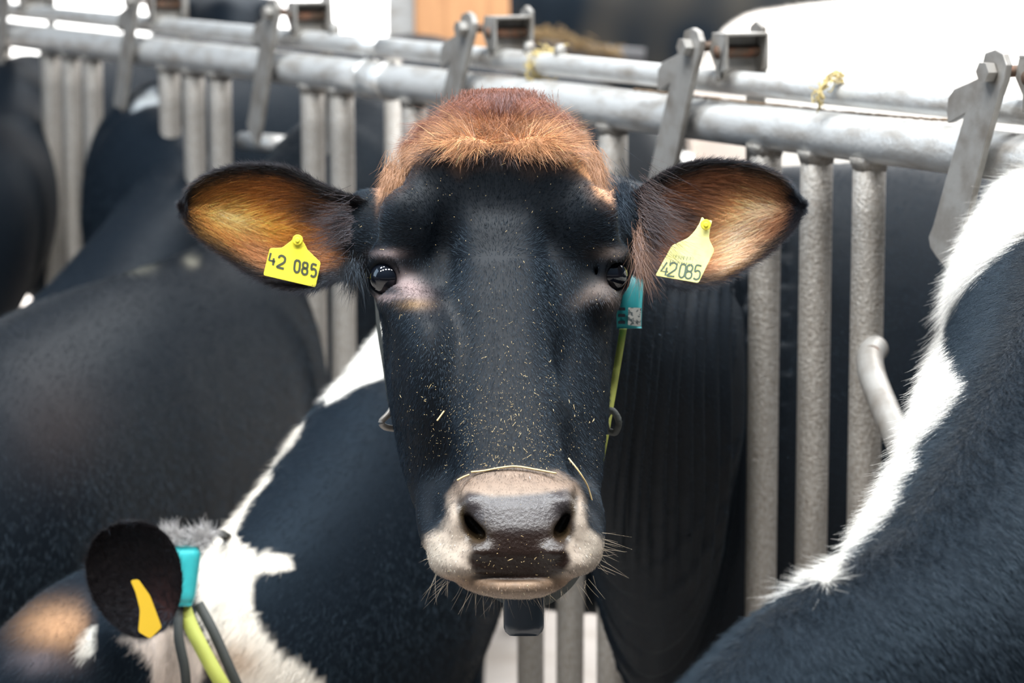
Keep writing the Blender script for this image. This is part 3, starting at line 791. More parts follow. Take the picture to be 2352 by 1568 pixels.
def ear_tag(outline, D, M, stud, digs, th, ink, label, mark=None, tilt=0.0):
    o = [P(x, y, D+tilt*(y-600)) for x, y in round_poly(outline, 5)]
    V, F = prism(o, -FWD*.0016)
    t = bevel(mesh_obj('ear_tag', V, F, M, cow, smooth=False), .0004, 2); t['label'] = label
    # stud with its button and pin
    s0 = P(stud[0], stud[1], D-.001)
    T, u_, s_ = frame(-FWD)
    pr = []
    for (h0, h1, r0, r1) in ((-.012, .002, .0030, .0030), (.0016, .0040, .0058, .0050), (.0040, .0058, .0028, .0020)):
        pr.append(tube_mesh([s0-FWD*h0, s0-FWD*h1], [r0, r1], 20))
    V, F = merge(pr); b = mesh_obj('stud', V, F, M_rust if False else M_tag, cow, smooth=False); b.parent = t; b.location = (0, 0, 0)
    me = b.data
    org = parent_world(t)-parent_world(cow)
    pr = []
    nv = -FWD
    for (ch, x, y, w_, h_, sk, dy) in digs:
        o_ = P(x, y, D+tilt*(y-600)-.0019)
        wv = P(x+w_, y+dy, D+tilt*(y-600)-.0019)-o_; hv = P(x+sk, y-h_, D+tilt*(y-h_-600)-.0019)-o_
        pr += digit(ch, o_, wv, hv, th, nv)
    if mark: pr += mark(D-.0019, tilt)
    V, F = merge(pr); n_ = mesh_obj('printed_number', V, F, ink, cow, smooth=False); n_.parent = t
    n_['label'] = 'number 42 085 printed on the tag'
    return t
pL = [(620, 570), (648, 569), (664, 557), (684, 540), (700, 560), (706, 573), (737, 603), (725, 660), (605, 632)]
ear_tag(pL, 3.208, M_tag, (684, 551), [('4', 617, 606, 14, 26, 3, 4), ('2', 637, 613, 15, 27, 4, 4), ('0', 675, 623, 12, 27, 3, 3), ('8', 693, 628, 12, 27, 3, 3), ('5', 713, 633, 12, 27, 3, 3)],
        .0012, M_ink, 'yellow ear tag printed 42 085 in bold dark digits')
def bars(D, tilt):
    out = []; r = random.Random(4)
    for row, (y0, h_) in enumerate(((584, 10), (598, 10))):
        x = 1548-row*8
        while x < 1618-row*6:
            w_ = r.choice((.8, 1.2, 1.8)); hh = h_*r.uniform(.55, 1)
            if x > 1600-row*6: hh = h_*1.2
            a = P(x, y0+(x-1548)*.16, D+tilt*(y0-600)); b = P(x-hh*.28, y0+hh+(x-1548)*.16, D+tilt*(y0+hh-600)); wv = P(x+w_, y0, D)-P(x, y0, D)
            out.append((np.array([a, a+wv, b+wv, b]), [(0, 1, 2, 3)])); x += w_+r.choice((1.6, 2.4, 3.4))
    return out
pR = [(1612, 497), (1620, 506), (1636, 506), (1630, 528), (1628, 548), (1641, 575), (1604, 650), (1505, 633), (1543, 564), (1581, 546), (1596, 530), (1607, 512)]
ear_tag(pR, 3.220, M_tag2, (1621, 516), [('c4', 1516, 631, 15, 30, 7, 2), ('2', 1533, 633, 16, 30, 7, 2), ('0', 1558, 636, 13, 31, 6, 2), ('8', 1573, 638, 14, 31, 6, 2), ('5', 1592, 640, 14, 31, 6, 2)],
        .00095, M_inkg, 'paler yellow ear tag printed 42 085 below small bars', bars, tilt=-.00004)
# collar round the throat
D0c = 3.36
strap_px = [(1458, 560, 3.40), (1448, 640, 3.38), (1440, 700, 3.36), (1430, 765, 3.33), (1416, 850, 3.31), (1402, 930, 3.29), (1390, 1000, 3.27), (1378, 1060, 3.27), (1362, 1110, 3.28)]
cp_ = catmull([P(*a) for a in strap_px], 40)
V, F = ribbon(cp_, np.array([.0040, .001, 0]), -FWD*.0012)
collar = mesh_obj('collar', V, F, M_strap, cow); collar['label'] = 'lime webbing collar strap'
low = catmull([P(*a) for a in [(1382, 1060, 3.265), (1370, 1180, 3.26), (1340, 1290, 3.25), (1290, 1350, 3.22), (1230, 1375, 3.20), (1160, 1365, 3.22), (1060, 1290, 3.27), (960, 1130, 3.30), (905, 960, 3.33), (880, 820, 3.38), (865, 700, 3.42), (870, 560, 3.46), (1000, 430, 3.50), (1200, 400, 3.52), (1400, 470, 3.46), (1458, 560, 3.40)]], 90)
V, F = ribbon(low, np.array([.001, .0, .010]), -FWD*.0014)
def child(o, par):
    o.parent = par
    return o
def under(par, name, V, F, M, smooth=False, **k):
    """mesh whose parent is a part sitting at its own parent's origin"""
    return mesh_obj(name, V, F, M, par, smooth=smooth, **k)
under(collar, 'lower_strap', V, F, M_strapd)['label'] = 'dark webbing band under the throat'
# transponder: curved teal housing with window label and side slots
tp = [(1460, 600, 3.352), (1452, 640, 3.335), (1447, 680, 3.325), (1445, 720, 3.32), (1445, 754, 3.32)]
wd = [24, 28, 29, 29, 28]
V = []; F = []
rows = catmull([P(*a) for a in tp], 20); ws = np.interp(np.linspace(0, 4, 20), range(5), wd)/FPX*3.35
na = 16
for i, p in enumerate(rows):
    for j in range(na):
        a = 2*math.pi*j/na
        ca, sa = math.cos(a), math.sin(a)
        V.append(p+np.array([1, .15, 0])*ws[i]*np.sign(ca)*abs(ca)**.55+(-FWD)*.0125*np.sign(sa)*abs(sa)**.6)
for i in range(len(rows)-1):
    for j in range(na): F.append((i*na+j, i*na+(j+1) % na, (i+1)*na+(j+1) % na, (i+1)*na+j))
F.append(tuple(range(na))); F.append(tuple((len(rows)-1)*na+j for j in range(na))[::-1])
tr = under(collar, 'transponder', V, F, M_teal, True); tr['label'] = 'teal plastic transponder with a worn label'
bevel(tr, .001, 2)
q = [P(1443, 706, 3.3045), P(1473, 707, 3.309), P(1472, 750, 3.305), P(1442, 746, 3.3005)]
V, F = prism(q, -FWD*.0008); child(mesh_obj('worn_label', V, F, M_label, collar, smooth=False), tr)
pr = []
for yy in (709, 724, 740): pr.append(prism([P(x, y, 3.3055) for x, y in round_poly([(1420, yy-3.5), (1436, yy-3), (1436, yy+4), (1419, yy+3.5)], 2)], -FWD*.001))
V, F = merge(pr); child(mesh_obj('slot', V, F, M_dark, collar, smooth=False), tr)
# buckle with a knot of strap
V, F = tube_mesh(catmull([P(1396, 995, 3.255), P(1390, 962, 3.25), P(1405, 942, 3.245), P(1421, 966, 3.245), P(1414, 992, 3.25), P(1398, 990, 3.255)], 22), .0038, 12)
b_ = under(collar, 'buckle', V, F, M_strapd, True); b_['label'] = 'dark knotted buckle'
# weight under the chin
def tapered_box(cx, cy, D, wt, wb, h, dep, nr=14, nc=28, e=4.0):
    V = []; F = []
    for i in range(nr):
        t = i/(nr-1); z_ = cy-h/2+h*t; sc_ = 1 if 0.1 < t < .9 else (.93 if .03 < t < .97 else .72)
        w_ = (wt+(wb-wt)*t)/2*sc_
        for j in range(nc):
            a = 2*math.pi*j/nc; ca, sa = math.cos(a), math.sin(a); rr = (abs(ca)**e+abs(sa)**e)**(-1/e)
            p = P(cx+w_*ca*rr, z_, D); V.append(p-FWD*dep*sc_*sa*rr)
    for i in range(nr-1):
        for j in range(nc): F.append((i*nc+j, i*nc+(j+1) % nc, (i+1)*nc+(j+1) % nc, (i+1)*nc+j))
    F.append(tuple(range(nc))); F.append(tuple((nr-1)*nc+j for j in range(nc))[::-1])
    return np.array(V), F
V, F = tapered_box(1203, 1400, 3.17, 96, 92, 116, .016)
wg = under(collar, 'collar_weight', V, F, M_dark, True); wg['label'] = 'black plastic weight hanging under the chin'
V, F = tube_mesh(catmull([P(905, 928, 3.22), P(893, 950, 3.212), P(876, 968, 3.21), P(884, 980, 3.212), P(905, 984, 3.22)], 18), .0035, 12)
bk = under(collar, 'metal_loop', V, F, M_plate, True); bk['label'] = 'curved metal loop at the cheek'

# ------------------------------------------------------------ NEIGHBOUR COWS
def ang(c, k=1): return np.array(c)*k
def patchy(p, whites, blacks=(), browns=(), jit=5, wf=26, seed=1, base=BLK, white=(.78, .74, .68)):
    u, v, D = proj(p); c = np.tile(base, (len(p), 1)).astype(float)
    n = wob(p, wf, seed)*jit*1.6
    for (poly, tone) in whites: c = mixc(c, tone, 1-sm(sdpoly(u, v, poly)+n, -4, 5))
    for poly in blacks: c = mixc(c, base, 1-sm(sdpoly(u, v, poly)+n, -4, 5))
    for (x, y, sx, sy, tone, a) in browns: c = mixc(c, tone, a*gauss(u, v, x, y, sx, sy))
    return c
GFN = FN
def neighbour(name, label, path, rs, ru, gate, back, fine, head=None, colf=None, lo=None, hi=None, furn=0, furlen=.012, body_r=(.30, .36), furdir=None, rad=.00018, blen=1.7, extra=None, dens_f=None, curl=.2, lift=.2, gr=(.14, .30), bdir=None):
    g = np.array(gate); z_ = back-body_r[1]
    FN = GFN if bdir is None else np.array([*bdir, 0.])/np.linalg.norm(bdir)
    bp = [np.array([*(g+FN*a)[:2], z_]) for a in (.42, .9, 1.35, blen)]
    pts = list(path)+[g]+bp
    R1 = list(rs)+[gr[0], body_r[0]*.8, body_r[0], body_r[0]*1.02, body_r[0]*.7]; R2 = list(ru)+[gr[1], body_r[1]*.98, body_r[1], body_r[1], body_r[1]*.75]
    al = np.array(pts); 
    lo_ = al.min(0)-.5; hi_ = al.max(0)+.45; lo_[2] = min(lo_[2], -.02); hi_[0] += .1
    if head is not None: lo_ = np.minimum(lo_, head[0]+head[1]*.55-.25)
    lo_[2] = -.02
    bnd = g+FN*.25
    hx_ = lambda x: fine if x < bnd[0] else .022
    hy_ = lambda y: fine if y < bnd[1]+.1 else .022
    hz_ = lambda z: .02 if z < .35 else fine*1.1
    f = Field(axis(lo_[0], hi_[0], hx_), axis(lo_[1], hi_[1], hy_), axis(lo_[2], hi_[2], hz_))
    f.tube(pts, R1, R2, k=.04, m=44)
    legs(f, g+FN*.28, FN, z_-.1)
    if head is not None:
        down_head(f, head[0], head[1], r=head[2] if len(head) > 2 else .1)
        f.ell(head[0], (.1, .1, .1), k=.06)
    if extra: extra(f)
    V, F = f.mesh(2); del f
    N_ = normals(V, F)
    c = colf(V)
    root = empty('cow', [g[0]+FN[0]*.8, g[1]+FN[1]*.8, 0]); tag(root, label, 'cow', 'dairy cows at the feed barrier')
    mesh_obj('body', V, F, M_coat, root, colors=c)
    if furn:
        u, v, D = proj(V)
        inside = (u > -60) & (u < 2420) & (v > -60) & (v < 1640) & ((V-g)@FN < .35)
        de = sm(-(N_@FWD), -.35, .1)*inside
        if dens_f is not None: de = de*dens_f(u, v)
        T, W = sample(V, F, furn, de); rt, rn = at(V, T, W), at(N_, T, W); rn /= np.linalg.norm(rn, axis=1)[:, None]
        cc = colf(rt+rng.normal(size=rt.shape)*.003)
        wl_ = sm(cc.mean(1), .05, .4)
        fd = furdir if callable(furdir) else (lambda a, b: np.tile(furdir if furdir is not None else (-FN*.7+np.array([0, 0, -.7])), (len(a), 1)))
        L_ = furlen(rt, wl_) if callable(furlen) else furlen*(1+.8*wl_)
        fur_obj('fur', root, rt, fd(rt, rn), rn, L_, cc*rng.uniform(.6, 1.4, len(rt))[:, None], M_fur, radius=rad, seg=4, lift=lift, curl=curl)
    return root
# right neighbour, neck crossing to the lower right with a white crest stripe
R_white = [(2352, 395), (2300, 410), (2225, 480), (2180, 570), (2160, 640), (2165, 700), (2110, 770), (2020, 900), (1990, 1010), (1985, 1060), (1900, 1180), (1840, 1250), (1790, 1310), (1760, 1345), (1800, 1352), (1870, 1325), (1900, 1338), (1935, 1290), (1990, 1240), (2060, 1150), (2075, 1100), (2110, 1060), (2120, 1000), (2165, 960), (2180, 930), (2210, 880), (2190, 840), (2178, 790), (2172, 730), (2200, 670), (2235, 615), (2280, 590), (2352, 540), (2420, 480), (2430, 380)]
gR = P(2420, 820, 3.62)
def furR(a, wl_):
    u, v, D = proj(a); return .012+.028*wl_*(1-.5*sm(v, 900, 1300))
neighbour('cow', 'black cow with a white stripe down its neck crest, nearest at right', [P(1400, 2220, 2.45), P(1850, 1810, 2.58), P(2190, 1660, 2.72), P(2400, 1305, 3.0), P(2452, 1032, 3.3)], [.09, .11, .14, .15, .15], [.10, .16, .21, .25, .26], P(2508, 900, 3.64), 1.38, .0085,
          head=(P(1380, 2260, 2.45), np.array([-.35, -.1, -1.]), .09), colf=lambda p: patchy(p, [(R_white, (.80, .77, .72))], jit=5, seed=4), furn=130000, furlen=furR,
          furdir=lambda a, b: np.tile(np.array([.25, -.1, -1.]), (len(a), 1)), rad=.00017, curl=.2, lift=.16)
# cow whose lowered head fills the bottom left, white patches
A_whites = [([(905, 720), (860, 770), (800, 850), (748, 900), (752, 925), (800, 895), (850, 880), (905, 855), (960, 800)], (.70, .67, .62)),
            ([(700, 955), (640, 1020), (560, 1120), (495, 1205), (455, 1290), (455, 1400), (490, 1500), (560, 1640), (760, 1700), (745, 1568), (700, 1530), (640, 1495), (600, 1450), (575, 1400), (572, 1350), (590, 1320), (640, 1312), (672, 1300), (655, 1282), (610, 1268), (590, 1278), (575, 1262), (545, 1245), (535, 1225), (560, 1185), (620, 1090), (690, 985)], (.60, .55, .48)),
            ([(205, 1435), (212, 1450), (205, 1510), (175, 1520), (185, 1480)], (.7, .68, .62)), ([(255, 1450), (300, 1490), (350, 1530), (345, 1600), (450, 1640), (470, 1500), (400, 1440), (330, 1470)], (.62, .52, .45))]
def colA(p):
    c = patchy(p, A_whites, jit=4, seed=8)
    u, v, D = proj(p)
    c = mixc(c, [.34, .19, .10], (1-sm(u+wob(p, 20, 6)*12, 185, 222))*gauss(u, v, 140, 1440, 80, 48))
    c = mixc(c, [.13, .11, .12], np.clip(gauss(u, v, 90, 1525, 80, 28)*(.6+.5*wob(p, 45, 5)), 0, 1)*.6)
    c = mixc(c, [.30, .18, .10], .7*gauss(u, v, 545, 1520, 45, 60, -60))
    return c
gA = P(1100, 950, 4.80)
cowA = neighbour('cow', 'black and white cow with its lowered head at the bottom left, teal collar box', [P(420, 1560, 3.95), P(640, 1500, 4.02), P(855, 1335, 4.25), P(1000, 1110, 4.52)], [.10, .13, .15, .13], [.13, .20, .29, .29], gA, 1.27, .010, gr=(.11, .32),
          head=(P(230, 1510, 3.88), np.array([-.75, -.25, -.75]), .095), colf=colA, furn=60000, furlen=.010, rad=.00022)
# big dark cow at left
gB = P(622, 850, 5.62)
colB = lambda p: patchy(p, [], base=BLK*.6, browns=[(320, 610, 30, 16, (.20, .19, .15), .5), (440, 600, 14, 14, (.25, .23, .18), .5), (130, 980, 120, 130, (.02, .013, .011), .5)])
neighbour('cow', 'black cow leaning left below the grey posts, neck to the left edge', [P(-380, 1480, 4.0), P(-90, 1260, 4.3), P(180, 1095, 4.72), P(430, 965, 5.15)], [.12, .2, .22, .2], [.2, .28, .29, .28], gB, 1.38, .014, bdir=(.4, .92),
          head=(P(-420, 1530, 3.95), np.array([-.5, -.3, -.8]), .1), colf=colB, furn=40000, furlen=.012, rad=.0003)
gC = P(335, 465, 6.22)
neighbour('cow', 'dark blue-black cow neck rising between the left post groups', [P(-200, 1240, 5.0), P(0, 1070, 5.2), P(150, 925, 5.4), P(265, 800, 5.65), P(400, 600, 6.0)], [.12, .14, .14, .14, .13], [.17, .19, .20, .20, .20], gC, 1.43, .014, gr=(.13, .23), bdir=(.4, .92),
          head=(P(-230, 1280, 4.95), np.array([-.5, -.3, -.8]), .1), colf=lambda p: patchy(p, [([(352, 205), (310, 235), (300, 262), (330, 245), (362, 235)], (.35, .38, .4))], jit=3), furn=20000, furlen=.012, rad=.0003)
gD = P(50, 375, 6.95)
neighbour('cow', 'dark cow at the far left edge behind the first posts', [P(-420, 900, 6.0), P(-260, 740, 6.1), P(-110, 560, 6.3), P(-30, 470, 6.6)], [.14, .16, .16, .15], [.22, .24, .25, .23], gD, 1.40, .018, gr=(.14, .25), bdir=(.4, .92),
          head=(P(-440, 930, 5.95), np.array([-.5, -.3, -.8]), .1), colf=lambda p: patchy(p, []))
# ear, tag and collar of the lowered head
ea = empty('ear_part', (0, 0, 0)); bpy.data.objects.remove(ea)
def leaf(cx, cy, D, wx, wy, rot, cup=.02, n=26, m=16):
    V = []; F = []
    c_, s_ = math.cos(math.radians(rot)), math.sin(math.radians(rot))
    for sidek in (0, 1):
        for i in range(n):
            t = i/(n-1)*2-1
            for j in range(m):
                a = j/(m-1)*2-1
                h = math.sqrt(max(0, 1-t*t))*(1-.12*t)
                x, y = a*h*wx, t*wy
                V.append(P(cx+x*c_-y*s_, cy+x*s_+y*c_, D+cup*(1-a*a)*h-.004*sidek*0+(.006 if sidek else 0)*math.sqrt(max(0, 1-a*a))*h))
    id_ = lambda k_, i, j: k_*n*m+i*m+j
    for i in range(n-1):
        for j in range(m-1):
            F.append((id_(0, i, j), id_(0, i+1, j), id_(0, i+1, j+1), id_(0, i, j+1))); F.append((id_(1, i, j), id_(1, i, j+1), id_(1, i+1, j+1), id_(1, i+1, j)))
    return np.array(V), F
V, F = leaf(312, 1330, 3.72, 108, 138, -14)
u_, v_, _d = proj(V); cc = np.tile([.007, .005, .0045], (len(V), 1)); cc = mixc(cc, [.035, .014, .012], .8*gauss(u_, v_, 365, 1390, 40, 60))
er = mesh_obj('ear', V, F, M_coat, cowA, colors=cc); er['label'] = 'dark brown-black ear'
Fa = np.array(F); Na = normals(V, Fa)
T, W = sample(V, Fa, 9000, None); rt, rn = at(V, T, W), at(Na, T, W); rn = np.where((rn@FWD)[:, None] > 0, -rn, rn); rn /= np.linalg.norm(rn, axis=1)[:, None]+1e-9
du = rt-P(380, 1400, 3.72)
fur_obj('ear_fur', cowA, rt, du, rn, np.full(len(rt), .012), np.tile([.009, .006, .006], (len(rt), 1))*rng.uniform(.5, 2, (len(rt), 1)), M_fur, radius=.00022, lift=.25, curl=.3)
V, F = prism([P(x, y, 3.70+.0001*(y-1330)) for x, y in round_poly([(300, 1332), (318, 1330), (345, 1368), (372, 1440), (345, 1466), (318, 1450), (322, 1400), (312, 1360)], 6)], -FWD*.002)
t2 = mesh_obj('ear_tag', V, F, M_tag3, cowA, smooth=False); t2['label'] = 'yellow ear tag seen edge on'
V, F = tapered_box(424, 1322, 3.80, 80, 44, 136, .016, e=3)
t3 = mesh_obj('transponder', V, F, M_teal, cowA); t3['label'] = 'teal transponder box on the collar'
V, F = ribbon(catmull([P(*a) for a in [(420, 1385, 3.80), (435, 1430, 3.79), (470, 1500, 3.77), (515, 1580, 3.76), (560, 1660, 3.78)]], 20), np.array([.0085, 0, .004]), -FWD*.0012)
cA = mesh_obj('collar', V, F, M_strap, cowA); cA['label'] = 'lime collar strap'
pr = [ribbon(catmull([P(*a) for a in aa], 20), np.array([.006, 0, .003]), -FWD*.0012) for aa in (
    [(412, 1380, 3.80), (410, 1460, 3.785), (425, 1540, 3.78), (432, 1640, 3.79)], [(455, 1385, 3.80), (490, 1450, 3.785), (530, 1540, 3.78), (575, 1640, 3.79)], [(395, 1262, 3.81), (440, 1236, 3.84), (500, 1222, 3.9), (540, 1250, 4.0)])]
V, F = merge(pr); mesh_obj('collar_band', V, F, M_strapd, cowA)['label'] = 'dark collar bands'
R = []
for (x, y) in ((385, 1240), (400, 1236), (455, 1240), (470, 1234)):
    for _ in range(250): R.append(P(random.gauss(x, 9), random.gauss(y, 8), 3.80))
R = np.array(R); fur_obj('mane_tuft', cowA, R, np.random.default_rng(3).normal(size=R.shape)+np.array([0, 0, .4]), np.tile(-FWD, (len(R), 1)), np.full(len(R), .022), np.tile([.45, .43, .42], (len(R), 1)), M_fur, radius=.0003, lift=.1, curl=.4)['label'] = 'pale tuft of neck hair'

# ------------------------------------------------------------ second row of cows standing in the pen
def pen_cow(label, base, d, top, colf, fur=0, L=1.7, size=1.0, fine=.022, ru=.40, rs=.33, tail=True):
    d = np.array([*d, 0.]); d /= np.linalg.norm(d)
    b = np.array([*base, top-ru])
    sz = size
    pts = [b-d*.15, b+d*.1, b+d*.6, b+d*1.1, b+d*L]
    f_lo = np.minimum(b-d*1.3, b+d*(L+.2))-.55; f_hi = np.maximum(b-d*1.3, b+d*(L+.2))+.5; f_lo[2] = -.02; f_hi[2] = top+.4
    h = lambda x: fine
    f = Field(axis(f_lo[0], f_hi[0], h), axis(f_lo[1], f_hi[1], h), axis(f_lo[2], f_hi[2], h))
    f.tube(pts, [rs*.6, rs*.85, rs, rs*1.03, rs*.75], [ru*.8, ru*.95, ru, ru, ru*.8], k=.05)
    f.tube([b+d*.05+[0, 0, .05], b-d*.35+[0, 0, .14], b-d*.7+[0, 0, .22]], [.22, .13, .10], [.30, .18, .12], k=.08)
    down_head(f, b-d*.72+[0, 0, .26], -d*.8+np.array([0, 0, -.7]), k=.05)
    s_ = np.array([-d[1], d[0], 0])
    for q in (1, -1): f.ell(b-d*.72+[0, 0, .27]+s_*.13*q, (.07, .07, .04), k=.03)
    if tail: f.tube([b+d*(L+.12)+[0, 0, ru*.5], b+d*(L+.22)+[0, 0, 0], b+d*(L+.2)+[0, 0, -.5]], [.03, .022, .03], [.03, .022, .03], k=.04)
    legs(f, b-d*.1, d, top-ru-.12, ln=L-.05)
    V, F = f.mesh(3); N_ = normals(V, F)
    root = empty('cow', [b[0]+d[0]*.6, b[1]+d[1]*.6, 0]); tag(root, label, 'cow', 'cows standing behind the barrier')
    mesh_obj('body', V, F, M_coat, root, colors=colf(V))
    if fur:
        u, v, D = proj(V); de = sm(-(N_@FWD), -.4, 0)*((u > 0) & (u < 2400) & (v > -100) & (v < 480))
        T, W = sample(V, F, fur, de); rt, rn = at(V, T, W), at(N_, T, W); rn /= np.linalg.norm(rn, axis=1)[:, None]
        fur_obj('fur', root, rt, np.tile(d*.8+np.array([0, 0, -.5]), (len(rt), 1)), rn, np.full(len(rt), .016), colf(rt)*rng.uniform(.8, 1.1, (len(rt), 1)), M_fur, radius=.0004, lift=.3, curl=.3)
    return root
WH = np.array([.90, .87, .82])
def colW(p):
    c = np.tile(WH, (len(p), 1)); return mixc(c, [.85, .70, .62], np.clip(wob(p, 5, 3)*.5, 0, 1)*.6)
pen_cow('white cow back filling the top right behind the rails', (2.75, 9.5), (-1, -.06), 1.50, colW, fur=30000, L=1.95, ru=.44, fine=.024, tail=False)
pen_cow('blue-black cow rump behind the straw at the top centre', (1.78, 11.5), (-.97, -.2), 1.68, lambda p: mixc(patchy(p, [], base=BLK*1.4), [.10, .085, .06], .35*np.clip(wob(p, 9, 2), 0, 1)), L=1.7, ru=.44, tail=False)
pen_cow('dark cow back above the rails at the upper left', (-1.0, 10.2), (-.12, .99), 1.49, lambda p: patchy(p, [], base=BLK*1.3), L=1.5, ru=.34, rs=.24)
# ------------------------------------------------------------ feed barrier
def on_rail(x, off=0.0, up=0.0):
    y = 94.5+(x-150)*.1225
    p = FP(x, y); return p+np.array([0, 0, up])+FN*off
zr = F0[2]                                   # lower of the two top rails
RZ2 = .055                                   # upper rail above it
def at_s(s, z, off=0.0):
    p = F0+FD*s+FN*off; return np.array([p[0], p[1], z])
def s_of(x): return FS(on_rail(x))
s_joint = s_of(872)
s_left, s_right = s_of(-330), s_of(2900)
def rail_mesh(s0, s1, z, r, off=0.0, n=28, seg=24):
    return tube_mesh([at_s(s0+(s1-s0)*i/seg, z, off) for i in range(seg+1)], r, n)
panels = []
for (a, b, lab) in ((s_right, s_joint, 'galvanised self-locking feed barrier panel in front of the white cow'), (s_joint, s_left, 'blurred galvanised feed barrier panel receding to the upper left')):
    mid = (a+b)/2
    root = empty('feed_barrier', at_s(mid, .1)); tag(root, lab, 'feed barrier', 'feed barrier panels')
    panels.append(root)
    V, F = rail_mesh(a, b, zr, .030); mesh_obj('main_rail', V, F, M_galv, root)['label'] = 'thick lower rail of the pair at the top'
    V, F = rail_mesh(a, b, zr+RZ2, .0168, off=.006); mesh_obj('locking_rail', V, F, M_galv, root)['label'] = 'thinner upper rail'
    V, F = rail_mesh(a, b, .30, .030); mesh_obj('bottom_rail', V, F, M_galv, root)
def post(x, root, off=0.0, r=.0215):
    s = s_of(x)
    V, F = tube_mesh([at_s(s, z, off) for z in np.linspace(.30, zr-.018, 14)], r, 28)
    o = mesh_obj('post', V, F, M_galvp, root)
    V, F = tube_mesh([at_s(s, zr-.040, off), at_s(s, zr-.030, off), at_s(s, zr-.022, off)], [r*1.0, r*1.12, r*1.28], 24, jitter=.04)
    mesh_obj('weld', V, F, M_galvp, root).parent = o
    # weld shares the post's parent origin
    return o
groups_x = [(-72, -36, 3), (115, 162, 211), (388, 445, 505), (718, 785), (951, 1220, 1313, 1409), (1760, 1877, 1998), (2640, 2770, 2910)]
for g in groups_x:
    for x in g: post(x, panels[0] if x > 872 else panels[1])
# coupling sleeve at the joint
V, F = merge([rail_mesh(s_joint-.05, s_joint+.05, zr, .0325, seg=2), tube_mesh([at_s(s_joint-.045, zr), at_s(s_joint-.038, zr)], .0345, 28), tube_mesh([at_s(s_joint+.038, zr), at_s(s_joint+.045, zr)], .0345, 28)])
mesh_obj('coupling_sleeve', V, F, M_galv, panels[0])
# locking arms: traced once from the nearest one in fence coordinates, then reused along the fence
off_a = -.050
def fcoord(x, y):
    p = FP(x, y, off_a); return FS(p), p[2]
ARM = [(2262, 122), (2285, 114), (2303, 124), (2312, 150), (2306, 185), (2292, 225), (2262, 330), (2225, 480), (2195, 580), (2186, 600), (2181, 628), (2168, 612), (2150, 590), (2136, 568), (2132, 545), (2142, 520), (2172, 410), (2215, 262), (2205, 268), (2185, 280), (2176, 283), (2174, 255), (2177, 225), (2190, 205), (2225, 190), (2250, 178), (2255, 150)]
arm_sz = [fcoord(*a) for a in ARM]
s_ref, z_ref = fcoord(2278, 165)
arm_sz = [(s-s_ref, z-z_ref) for s, z in arm_sz]
def lock_arm(x, y, root, lean=0.0, sc_=1.0):
    p = FP(x, y, off_a); s0 = FS(p)
    z0 = z_ref
    Z = np.array([0, 0, 1.])
    def W(ds, dz, o): return at_s(s0+ds+lean*dz, z0+dz, o)
    th = .009
    V, F = prism([W(s*sc_, z*sc_, off_a) for s, z in arm_sz], FN*th)
    a = bevel(mesh_obj('lock_arm', V, F, M_plate, root, smooth=False), .0012, 2)
    pr = []
    # bolt through both plates
    V, F = tube_mesh([W(0, 0, off_a-.012), W(0, 0, off_a+.105)], .0070, 14); b = mesh_obj('pivot_pin', V, F, M_rust, root); b.parent = a
    V, F = tube_mesh([W(0, 0, off_a-.014), W(0, 0, off_a-.001)], .0125, 6); b = mesh_obj('bolt_head', V, F, M_plate, root, smooth=False); b.parent = a
    # rear plate
    rear = [(-.016, .026), (.0, .034), (.014, .026), (.018, 0), (.024, -.03), (.022, -.16), (.012, -.26), (-.012, -.26), (-.016, -.10), (-.02, -.02)]
    V, F = prism([W(s, z, .056) for s, z in rear], FN*.008); r_ = bevel(mesh_obj('rear_plate', V, F, M_plate, root, smooth=False), .001, 2); r_.parent = a
    # channel riding on the upper rail: folded sheet, open to the side
    def ch(ds): return at_s(s0+ds, 0, 0)*0
    k0, k1 = -.012, -.060
    pr = []
    sh = .004
    top = z0+.016; lowz = zr+RZ2+.012
    for (o0) in (off_a+.022, .036):
        pl = [(k0-.01, top), (k1, top), (k1+.0, top-.045), (k1+.025, lowz), (k0-.03, lowz-.004), (k0-.004, lowz+.03)]
        pr.append(prism([at_s(s0+s, z, o0) for s, z in pl], FN*sh))
    pr.append(prism([at_s(s0+s, top, o) for s, o in ((k0-.01, off_a+.022), (k1, off_a+.022), (k1, .040), (k0-.01, .040))], Z*sh))
    pr.append(prism([at_s(s0+k0-.02, z, o) for z, o in ((top, off_a+.024), (top, .038), (lowz-.01, .038), (lowz-.01, off_a+.024))], FD*sh))
    V, F = merge(pr); h = bevel(mesh_obj('latch_bracket', V, F, M_plate, root, smooth=False), .0008, 2); h.parent = a
    V, F = tube_mesh([at_s(s0+k1+.022, top-.022, off_a+.02), at_s(s0+k1+.022, top-.022, .042)], .0085, 16); q = mesh_obj('cross_pin', V, F, M_rust, root); q.parent = a
    return a
for (x, y, ln) in ((10, 0, 0), (303, 8, 0), (622, 22, 0), (1068, 60, .0), (1584, 90, 0), (2278, 165, 0), (3060, 260, 0)):
    a = lock_arm(x, y, panels[0] if x > 872 else panels[1], lean=-.05 if x in (1068,) else 0.0)
# swinging neck bar (its bent top shows in front of the post on the right)
q = [P(2010, 800, 3.84), P(1998, 822, 3.80), P(2006, 870, 3.74), P(2042, 960, 3.66), P(2110, 1120, 3.56), P(2170, 1300, 3.52)]
V, F = tube_mesh(catmull(q, 30), .0175, 24); mesh_obj('neck_bar', V, F, M_plate, panels[0])['label'] = 'bent bare steel bar end in front of a post'
V, F = tube_mesh([P(2012, 812, 3.92), P(2002, 812, 3.79)], .011, 16); mesh_obj('neck_bar_pin', V, F, M_rust, panels[0])
